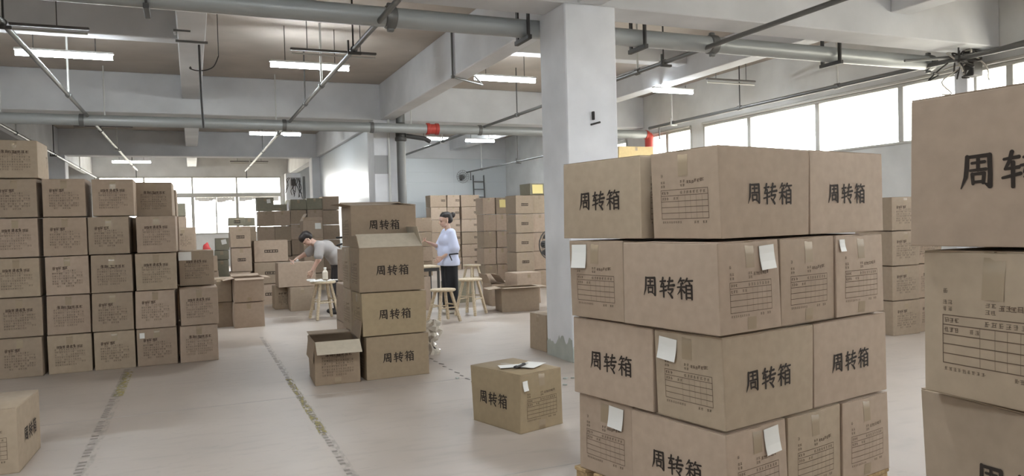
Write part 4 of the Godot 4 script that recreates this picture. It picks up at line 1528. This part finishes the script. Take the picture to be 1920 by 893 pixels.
	for k in 16:
		var a := TAU * k / 16.0
		tube(st, [Vector3(0, 0.02, 0.28), Vector3(cos(a) * 0.22, 0.02 + sin(a) * 0.22, 0.236)], 0.004, 4, -1.0, false)
	put("cage", st, M.galv_dark, t)


# ------------------------------------------------------------------ people: tapered limbs joined by a smooth minimum, meshed as surface nets
func nets(st: SurfaceTool, caps: Array, cell: float, k: float, base: int, floor_y := -10.0) -> int:
	var lo := Vector3(1e9, 1e9, 1e9)
	var hi := -lo
	for c in caps:
		var m: float = maxf(c[2], c[3]) + k + cell * 2.0
		for p in [c[0], c[1]]:
			lo = lo.min(p - Vector3.ONE * m)
			hi = hi.max(p + Vector3.ONE * m)
	var n := Vector3i(((hi - lo) / cell).ceil()) + Vector3i.ONE
	var F := PackedFloat32Array()
	F.resize(n.x * n.y * n.z)
	F.fill(1.0)
	for c in caps:
		var a: Vector3 = c[0]
		var ba: Vector3 = c[1] - a
		var L := maxf(ba.length_squared(), 1e-9)
		var m: float = maxf(c[2], c[3]) + k + cell * 2.0
		var i0 := Vector3i(((a.min(c[1]) - Vector3.ONE * m - lo) / cell).floor()).clamp(Vector3i.ZERO, n - Vector3i.ONE)
		var i1 := Vector3i(((a.max(c[1]) + Vector3.ONE * m - lo) / cell).ceil()).clamp(Vector3i.ZERO, n - Vector3i.ONE)
		for z in range(i0.z, i1.z + 1):
			for y in range(i0.y, i1.y + 1):
				var row := (z * n.y + y) * n.x
				for x in range(i0.x, i1.x + 1):
					var p := lo + Vector3(x, y, z) * cell - a
					var t := clampf(p.dot(ba) / L, 0.0, 1.0)
					var d: float = (p - ba * t).length() - lerpf(c[2], c[3], t)
					var e := F[row + x]
					var h := clampf(0.5 + 0.5 * (d - e) / k, 0.0, 1.0)
					F[row + x] = lerpf(d, e, h) - k * h * (1.0 - h)
	if floor_y > -9.0:
		for z in n.z:
			for y in n.y:
				for x in n.x:
					var i := (z * n.y + y) * n.x + x
					F[i] = maxf(F[i], floor_y - (lo.y + y * cell))
	var where := {}
	var sx := 1
	var sy := n.x
	var sz := n.x * n.y
	var off := [0, sx, sy, sx + sy, sz, sx + sz, sy + sz, sx + sy + sz]
	var count := base
	var pos := []
	for z in n.z - 1:
		for y in n.y - 1:
			for x in n.x - 1:
				var i := z * sz + y * sy + x
				if absf(F[i]) > cell * 2.5:
					continue
				var inside := 0
				for o in off:
					if F[i + o] < 0.0:
						inside += 1
				if inside == 0 or inside == 8:
					continue
				var sum := Vector3.ZERO
				var num := 0
				for e in [[0, 1], [2, 3], [4, 5], [6, 7], [0, 2], [1, 3], [4, 6], [5, 7], [0, 4], [1, 5], [2, 6], [3, 7]]:
					var fa := F[i + off[e[0]]]
					var fb := F[i + off[e[1]]]
					if (fa < 0.0) != (fb < 0.0):
						var t := fa / (fa - fb)
						var pa := Vector3(e[0] & 1, (e[0] >> 1) & 1, e[0] >> 2)
						var pb := Vector3(e[1] & 1, (e[1] >> 1) & 1, e[1] >> 2)
						sum += pa.lerp(pb, t)
						num += 1
				var g := Vector3(F[i + sx] - F[i] + F[i + sx + sy + sz] - F[i + sy + sz], F[i + sy] - F[i] + F[i + sx + sy + sz] - F[i + sx + sz], F[i + sz] - F[i] + F[i + sx + sy + sz] - F[i + sx + sy])
				var v := lo + (Vector3(x, y, z) + sum / num) * cell
				st.set_normal(g.normalized())
				st.set_uv(Vector2(v.x + v.z, v.y))
				st.add_vertex(v)
				where[i] = count
				pos.append(v)
				count += 1
	for i in where:
		for ax in 3:
			var step: int = [sx, sy, sz][ax]
			var u: int = [sy, sz, sx][ax]
			var w: int = [sz, sx, sy][ax]
			if (F[i] < 0.0) == (F[i + step] < 0.0):
				continue
			var q := [i, i - u, i - u - w, i - w]
			var ok := true
			for c in q:
				if not where.has(c):
					ok = false
			if not ok:
				continue
			var v := []
			for c in q:
				v.append(where[c])
			if F[i] < 0.0:
				v.reverse()
			for c in [v[0], v[1], v[2], v[0], v[2], v[3]]:
				st.add_index(c)
	return count


func hand(caps: Array, w: Vector3, d: Vector3, n: Vector3, s: Vector3, curl: float):
	# w wrist, d along the hand, n out of the palm, s towards the thumb
	d = d.normalized()
	n = (n - d * n.dot(d)).normalized()
	s = d.cross(n) * signf(d.cross(n).dot(s))
	for k in 4:
		var o := 0.028 - 0.019 * k
		var kn := w + d * (0.085 - 0.004 * absf(k - 1.3)) + s * o
		caps.append([w + d * 0.01 + s * o * 0.6, kn, 0.014, 0.0115])
		var p := kn
		var dir := d
		for j in 3:
			dir = (dir * cos(curl) + n * sin(curl)).normalized()
			var q: Vector3 = p + dir * [0.036, 0.023, 0.019][j] * [0.95, 1.05, 1.0, 0.8][k]
			caps.append([p, q, 0.0095 - 0.001 * j, 0.0085 - 0.001 * j])
			p = q
			n = (n - dir * n.dot(dir)).normalized()
	var a := w + d * 0.02 + s * 0.022
	var b := a + d * 0.032 + s * 0.026
	caps.append([w + d * 0.01, a, 0.014, 0.014])
	caps.append([a, b, 0.013, 0.0105])
	caps.append([b, b + (d * 0.9 + n * 0.3).normalized() * 0.03, 0.0105, 0.008])


func turned(caps: Array, T: Transform3D) -> Array:
	var o := []
	for c in caps:
		o.append([T * c[0], T * c[1], c[2], c[3]])
	return o


func head_caps() -> Array:
	# about the neck joint at the origin, facing +z
	var c := [[Vector3(0, 0.155, -0.02), Vector3(0, 0.16, 0.025), 0.083, 0.078], [Vector3(0, 0.11, 0.035), Vector3(0, 0.055, 0.062), 0.062, 0.03],
		[Vector3(-0.03, 0.085, 0.04), Vector3(0.03, 0.085, 0.04), 0.045, 0.045], [Vector3(0, 0.135, 0.098), Vector3(0, 0.103, 0.118), 0.008, 0.013],
		[Vector3(-0.016, 0.074, 0.093), Vector3(0.016, 0.074, 0.093), 0.008, 0.008], [Vector3(-0.04, 0.148, 0.082), Vector3(0.04, 0.148, 0.082), 0.016, 0.016],
		[Vector3(0, -0.03, -0.01), Vector3(0, 0.09, 0.0), 0.05, 0.048]]
	for s in [-1.0, 1.0]:
		c.append([Vector3(s * 0.08, 0.125, 0.0), Vector3(s * 0.085, 0.09, 0.006), 0.013, 0.009])
	return c


func face_parts(t: Node3D, T: Transform3D):
	for s in [-1.0, 1.0]:
		var st := st_new()
		var sp := SphereMesh.new()
		sp.radius = 0.010
		sp.height = 0.016
		sp.radial_segments = 12
		sp.rings = 6
		part("eye", sp, M.hair, t, T * Vector3(s * 0.031, 0.128, 0.092))
	var sp := SphereMesh.new()
	sp.radius = 0.02
	sp.height = 0.008
	sp.radial_segments = 12
	sp.rings = 6
	part("mouth", sp, M.red, t, T * Vector3(0, 0.071, 0.093))


func clothes(called: String, t: Node3D, caps: Array, cell: float, k: float, mat: Material, hem := -10.0):
	var st := st_new()
	nets(st, caps, cell, k, 0, hem)
	put(called, st, mat, t)


func build_people():
	# --- the woman in pale blue, side on, arms in front of her
	var t := thing("person", "standing woman in loose pale blue top and black trousers, dark hair in bun", "person", Vector3(3.955, 0, -12.0), -90)
	t.scale = Vector3.ONE * 1.02
	var hd := Transform3D(Basis(Vector3.RIGHT, 0.16), Vector3(0, 1.405, 0.015))
	var body := [[Vector3(-0.07, 0.9, 0), Vector3(0.07, 0.9, 0), 0.11, 0.11], [Vector3(-0.05, 1.05, 0.01), Vector3(0.05, 1.05, 0.01), 0.1, 0.1], [Vector3(-0.075, 1.2, 0.0), Vector3(0.075, 1.2, 0.0), 0.105, 0.105],
		[Vector3(-0.15, 1.335, -0.01), Vector3(0.15, 1.335, -0.01), 0.05, 0.05], [Vector3(0, 1.33, -0.01), Vector3(0, 1.44, 0.01), 0.055, 0.048]]
	for s in [-1.0, 1.0]:
		body.append([Vector3(s * 0.09, 0.86, 0), Vector3(s * 0.095, 0.47, 0.02), 0.08, 0.052])
		body.append([Vector3(s * 0.095, 0.47, 0.02), Vector3(s * 0.1, 0.09, -0.01), 0.05, 0.035])
		body.append([Vector3(s * 0.1, 0.06, -0.02), Vector3(s * 0.105, 0.035, 0.13), 0.035, 0.026])
	var re := Vector3(-0.21, 1.09, 0.10)
	var rw := Vector3(-0.10, 1.17, 0.30)
	var le := Vector3(0.225, 1.06, -0.03)
	var lw := Vector3(0.17, 0.93, 0.17)
	for a in [[Vector3(-0.165, 1.33, 0), re, rw], [Vector3(0.165, 1.33, 0), le, lw]]:
		body.append([a[0], a[1], 0.046, 0.037])
		body.append([a[1], a[2], 0.037, 0.025])
	var st := st_new()
	var n := nets(st, body, 0.013, 0.03, 0)
	n = nets(st, turned(head_caps(), hd), 0.005, 0.012, n)
	for h in [[rw, rw - re, Vector3(0.2, -0.3, 0.8), Vector3(0, 1, 0), 0.55], [lw, lw - le, Vector3(-1, -0.2, 0), Vector3(0, 0.4, 1), 0.4]]:
		var hc := []
		hand(hc, h[0], h[1], h[2], h[3], h[4])
		n = nets(st, hc, 0.0045, 0.006, n)
	put("body", st, M.skin, t)
	face_parts(t, hd)
	clothes("hair", t, turned([[Vector3(0, 0.185, -0.035), Vector3(0, 0.19, 0.01), 0.082, 0.08], [Vector3(-0.03, 0.13, -0.05), Vector3(0.03, 0.13, -0.05), 0.062, 0.062], [Vector3(0, 0.19, -0.13), Vector3(0, 0.2, -0.14), 0.044, 0.04]], hd), 0.007, 0.02, M.hair)
	clothes("blouse", t, [[Vector3(-0.13, 1.33, -0.01), Vector3(0.13, 1.33, -0.01), 0.066, 0.066], [Vector3(-0.09, 1.2, 0.01), Vector3(0.09, 1.2, 0.01), 0.128, 0.128], [Vector3(-0.10, 1.0, 0.015), Vector3(0.10, 1.0, 0.015), 0.145, 0.145], [Vector3(-0.11, 0.84, 0.01), Vector3(0.11, 0.84, 0.01), 0.155, 0.155],
		[Vector3(0.165, 1.32, 0), Vector3(0.235, 1.075, -0.02), 0.068, 0.088], [Vector3(-0.165, 1.32, 0), Vector3(-0.215, 1.10, 0.08), 0.068, 0.085]], 0.012, 0.035, M.shirt_blue, 0.79)
	clothes("trousers", t, [[Vector3(-0.08, 0.88, 0), Vector3(0.08, 0.88, 0), 0.125, 0.125], [Vector3(-0.09, 0.82, 0), Vector3(-0.105, 0.08, -0.01), 0.115, 0.095], [Vector3(0.09, 0.82, 0), Vector3(0.105, 0.08, -0.01), 0.115, 0.095]], 0.013, 0.025, M.trouser, 0.075)
	for s in [-1.0, 1.0]:
		clothes("shoe", t, [[Vector3(s * 0.1, 0.05, -0.04), Vector3(s * 0.105, 0.04, 0.14), 0.046, 0.036]], 0.01, 0.01, M.shoe, 0.003)
	st = st_new()
	bx(st, Vector3(0.315, 0.985, 0.02), Vector3(0.006, 0.02, 0.16), Basis(Vector3.RIGHT, 0.05), 0.002)
	bx(st, Vector3(0.30, 0.93, 0.07), Vector3(0.006, 0.11, 0.018), Basis(Vector3.RIGHT, 0.4), 0.002)
	put("sleeve_tie", st, M.trouser, t)
	# --- the man bending over his work
	t = thing("person", "man in pale grey tee and dark trousers bending forward over cartons", "person", Vector3(2.28, 0, -13.1), -90)
	hd = Transform3D(Basis(Vector3.RIGHT, 0.95), Vector3(0, 1.235, 0.375))
	body = [[Vector3(-0.08, 0.9, -0.03), Vector3(0.08, 0.9, -0.03), 0.115, 0.115], [Vector3(-0.06, 1.04, 0.06), Vector3(0.06, 1.04, 0.06), 0.11, 0.11], [Vector3(-0.09, 1.15, 0.19), Vector3(0.09, 1.15, 0.19), 0.115, 0.115],
		[Vector3(-0.165, 1.2, 0.31), Vector3(0.165, 1.2, 0.31), 0.06, 0.06], [Vector3(0, 1.2, 0.31), Vector3(0, 1.25, 0.42), 0.06, 0.05]]
	for s in [-1.0, 1.0]:
		body.append([Vector3(s * 0.09, 0.86, -0.03), Vector3(s * 0.1, 0.47, 0.02), 0.088, 0.058])
		body.append([Vector3(s * 0.1, 0.47, 0.02), Vector3(s * 0.11, 0.09, -0.02), 0.056, 0.038])
		body.append([Vector3(s * 0.11, 0.06, -0.03), Vector3(s * 0.12, 0.035, 0.13), 0.038, 0.028])
	re = Vector3(-0.2, 1.04, 0.50)
	rw = Vector3(-0.10, 0.97, 0.66)
	le = Vector3(0.225, 0.96, 0.34)
	lw = Vector3(0.18, 0.77, 0.44)
	for a in [[Vector3(-0.18, 1.19, 0.31), re, rw], [Vector3(0.18, 1.19, 0.31), le, lw]]:
		body.append([a[0], a[1], 0.052, 0.042])
		body.append([a[1], a[2], 0.041, 0.028])
	st = st_new()
	n = nets(st, body, 0.013, 0.03, 0)
	n = nets(st, turned(head_caps(), hd), 0.005, 0.012, n)
	for h in [[rw, rw - re, Vector3(0.3, -0.9, 0), Vector3(1, 0.1, 0.2), 0.6], [lw, lw - le, Vector3(-1, -0.1, 0), Vector3(0, 0.3, 1), 0.5]]:
		var hc := []
		hand(hc, h[0], h[1], h[2], h[3], h[4])
		n = nets(st, hc, 0.0045, 0.006, n)
	put("body", st, M.skin, t)
	face_parts(t, hd)
	clothes("hair", t, turned([[Vector3(0, 0.18, -0.03), Vector3(0, 0.19, 0.03), 0.086, 0.08], [Vector3(-0.03, 0.14, -0.045), Vector3(0.03, 0.14, -0.045), 0.064, 0.064]], hd), 0.007, 0.02, M.hair)
	clothes("tee_shirt", t, [[Vector3(-0.14, 1.19, 0.30), Vector3(0.14, 1.19, 0.30), 0.085, 0.085], [Vector3(-0.10, 1.14, 0.18), Vector3(0.10, 1.14, 0.18), 0.138, 0.138], [Vector3(-0.09, 1.03, 0.05), Vector3(0.09, 1.03, 0.05), 0.14, 0.14], [Vector3(-0.09, 0.92, -0.02), Vector3(0.09, 0.92, -0.02), 0.14, 0.14],
		[Vector3(0.18, 1.18, 0.31), Vector3(0.215, 1.02, 0.335), 0.076, 0.078], [Vector3(-0.18, 1.18, 0.31), Vector3(-0.2, 1.07, 0.44), 0.076, 0.078]], 0.012, 0.035, M.shirt_grey, 0.85)
	clothes("trousers", t, [[Vector3(-0.08, 0.87, -0.03), Vector3(0.08, 0.87, -0.03), 0.125, 0.125], [Vector3(-0.095, 0.82, -0.03), Vector3(-0.1, 0.47, 0.02), 0.105, 0.085], [Vector3(-0.1, 0.47, 0.02), Vector3(-0.115, 0.08, -0.02), 0.085, 0.07], [Vector3(0.095, 0.82, -0.03), Vector3(0.1, 0.47, 0.02), 0.105, 0.085], [Vector3(0.1, 0.47, 0.02), Vector3(0.115, 0.08, -0.02), 0.085, 0.07]], 0.013, 0.02, M.trouser_grey, 0.07)
	for s in [-1.0, 1.0]:
		clothes("shoe", t, [[Vector3(s * 0.11, 0.05, -0.05), Vector3(s * 0.12, 0.042, 0.14), 0.048, 0.038]], 0.01, 0.01, M.dark, 0.003)


# ------------------------------------------------------------------ small things
func lump(called: String, at: Vector3, caps: Array, cell: float, k: float, mat: Material, label: String, category: String, hem := -10.0):
	var t := st_new()
	nets(t, caps, cell, k, 0, hem)
	var o := put(called, t, mat, self)
	o.position = at
	tag(o, label, category)


func rumple(sd: int, size: Vector3, n: int, r0: float, r1: float) -> Array:
	var r := RandomNumberGenerator.new()
	r.seed = sd
	var caps := []
	for i in n:
		var a := Vector3(r.randf_range(-0.5, 0.5), r.randf(), r.randf_range(-0.5, 0.5)) * size
		var b := a + Vector3(r.randf_range(-0.4, 0.4), r.randf_range(-0.3, 0.3), r.randf_range(-0.4, 0.4)) * size
		b.y = clampf(b.y, 0.0, size.y)
		caps.append([a, b, r.randf_range(r0, r1), r.randf_range(r0, r1) * 0.6])
	return caps


func build_small_things():
	lump("white_cloth", Vector3(1.95, 1.216, -9.6), rumple(3, Vector3(0.42, 0.07, 0.5), 16, 0.02, 0.045), 0.012, 0.012, M.cloth, "crumpled white cloth on top of the stack behind the centre stack", "cloth", 0.0)
	lump("black_bag", Vector3(1.88, 1.265, -9.55), [[Vector3(-0.08, 0.07, 0), Vector3(0.1, 0.08, 0), 0.06, 0.07], [Vector3(0.02, 0.12, 0), Vector3(0.1, 0.15, 0), 0.05, 0.06], [Vector3(-0.06, 0.1, 0.03), Vector3(-0.22, 0.10, 0.05), 0.016, 0.012], [Vector3(-0.05, 0.05, 0.05), Vector3(-0.22, 0.0, 0.06), 0.016, 0.012]], 0.01, 0.015, M.black_bag, "black bag with loose straps on the white cloth behind the centre stack", "bag")
	lump("white_cloth", Vector3(1.94, 0.622, -12.42), rumple(8, Vector3(0.36, 0.02, 0.3), 14, 0.012, 0.026), 0.01, 0.01, M.cloth, "white cloth spread over the stool beside the man", "cloth", 0.0)
	var b := thing("bottle", "small white bottle standing on the stool beside the man", "bottle", Vector3(1.97, 0.65, -12.42))
	var st := st_new()
	lathe(st, [Vector2(0.0, 0.0), Vector2(0.042, 0.0), Vector2(0.045, 0.01), Vector2(0.045, 0.12), Vector2(0.02, 0.155), Vector2(0.018, 0.17), Vector2(0.0, 0.17)], 18)
	put("bottle_body", st, M.plastic, b)
	st = st_new()
	lathe(st, [Vector2(0.0, 0.168), Vector2(0.022, 0.168), Vector2(0.022, 0.195), Vector2(0.0, 0.197)], 14)
	put("cap", st, M.cloth, b)
	lump("white_glove", Vector3(1.60, 0.915, -13.2), rumple(12, Vector3(0.13, 0.05, 0.1), 9, 0.014, 0.026), 0.008, 0.01, M.cloth, "small white rag in front of the man's far hand", "cloth", 0.0)
	st = st_new()                                  # film: a creased, upright, half collapsed sleeve
	var rr := RandomNumberGenerator.new()
	rr.seed = 15
	var P := []
	for j in 12:
		var row := []
		for k in 14:
			var a := TAU * k / 14.0
			var q := (0.085 - 0.035 * sin(j * 0.5)) * rr.randf_range(0.55, 1.25) * (0.35 if j == 11 else 1.0)
			row.append(Vector3(cos(a) * q + 0.02 * sin(j * 1.3), j * 0.036 + (rr.randf_range(-0.014, 0.014) if j > 0 else 0.0), sin(a) * q))
		P.append(row)
	for j in 11:
		for k in 14:
			var m := (k + 1) % 14
			quad(st, P[j][k], P[j + 1][k], P[j + 1][m], P[j][m])
	var wrap := put("plastic_wrap", st, M.plastic, self)
	wrap.position = Vector3(2.52, 0, -8.33)
	tag(wrap, "shiny creased plastic wrap standing on the floor behind the centre stack", "plastic wrap")
	lump("white_packet", Vector3(3.42, 0.77, -12.68), rumple(21, Vector3(0.2, 0.05, 0.14), 8, 0.015, 0.03), 0.01, 0.01, M.cloth, "small white packet lying on the work table", "packet", 0.0)
	lump("red_bag", Vector3(0.21, 1.063, -13.82), [[Vector3(0, 0.05, 0), Vector3(0.0, 0.16, 0), 0.06, 0.05], [Vector3(-0.03, 0.06, 0), Vector3(0.03, 0.1, 0), 0.05, 0.05], [Vector3(0.01, 0.16, 0), Vector3(0.02, 0.22, 0), 0.035, 0.015]], 0.01, 0.02, M.red_bag, "small red plastic bag on a carton in front of the far window", "bag", 0.0)
	# cables gathered on the wall post, right
	var r := RandomNumberGenerator.new()
	r.seed = 31
	var t := thing("cable_bundle", "tangle of dark cables hanging on the right wall post", "cables", Vector3(10.2, 3.5, -7.25))
	for i in 16:
		st = st_new()
		var p := Vector3(0.0 + r.randf_range(-0.25, 0.12), 0.14 + r.randf_range(-0.05, 0.1), r.randf_range(-0.1, 0.15))
		var pts := [p]
		for k in 4:
			p += Vector3(r.randf_range(-0.16, 0.12), r.randf_range(-0.18, 0.06), r.randf_range(-0.14, 0.16))
			pts.append(p)
		tube(st, curve(pts, 4), 0.012, 6)
		put("cable", st, M.cable if i % 3 else M.cable_pale, t)
	st = st_new()
	tube(st, curve([Vector3(-0.9, 0.13, -0.3), Vector3(-0.4, 0.16, -0.1), Vector3(0.1, 0.22, 0.2), Vector3(0.15, 0.26, 1.0), Vector3(0.1, 0.27, 3.2)], 5), 0.02, 8)
	put("cable", st, M.galv_dark, t)
	st = st_new()
	bx(st, Vector3(0.06, 0.08, 0.02), Vector3(0.2, 0.36, 0.16), Basis(), 0.01)
	put("junction_box", st, M.steel, t)
	# cables on the far pillar
	t = thing("cable_bundle", "dark cables and switch boxes on the far pillar by the window", "cables", Vector3(3.95, 3.1, -32.3))
	st = st_new()
	bx(st, Vector3(0.0, 0.30, -0.03), Vector3(0.20, 0.26, 0.1), Basis(), 0.01)
	put("switch_box", st, M.housing_dark, t)
	st = st_new()
	tube(st, [Vector3(0.42, -0.9, 0), Vector3(0.42, 0.55, 0)], 0.05, 10)
	put("pipe", st, M.galv_dark, t)
	for i in 10:
		st = st_new()
		var p := Vector3(-0.2 + 0.05 * i, 0.5, 0.04)
		var pts := [p]
		for k in 4:
			p += Vector3(r.randf_range(-0.1, 0.1), r.randf_range(-0.3, -0.05), r.randf_range(-0.02, 0.05))
			pts.append(p)
		tube(st, curve(pts, 3), 0.014, 6)
		put("cable", st, M.cable, t)
	# flakes of plaster at the foot of the pillar and the near pallet
	st = st_new()
	for i in 46:
		var q := Vector3(r.randf_range(2.0, 3.7), 0.006, r.randf_range(-6.9, -3.9))
		if i > 16:
			q = Vector3(2.78 + r.randf_range(-0.25, 0.3), 0.006, -4.75 + r.randf_range(-0.2, 0.35))
		bx(st, q, Vector3(r.randf_range(0.01, 0.05), 0.01, r.randf_range(0.01, 0.04)), Basis(Vector3.UP, r.randf() * 6.0), 0.002)
	var o := put("plaster_flakes", st, M.stain, self)
	tag(o, "grey plaster flakes scattered on the floor by the near pallet", "debris")
	o.set_meta("kind", "stuff")
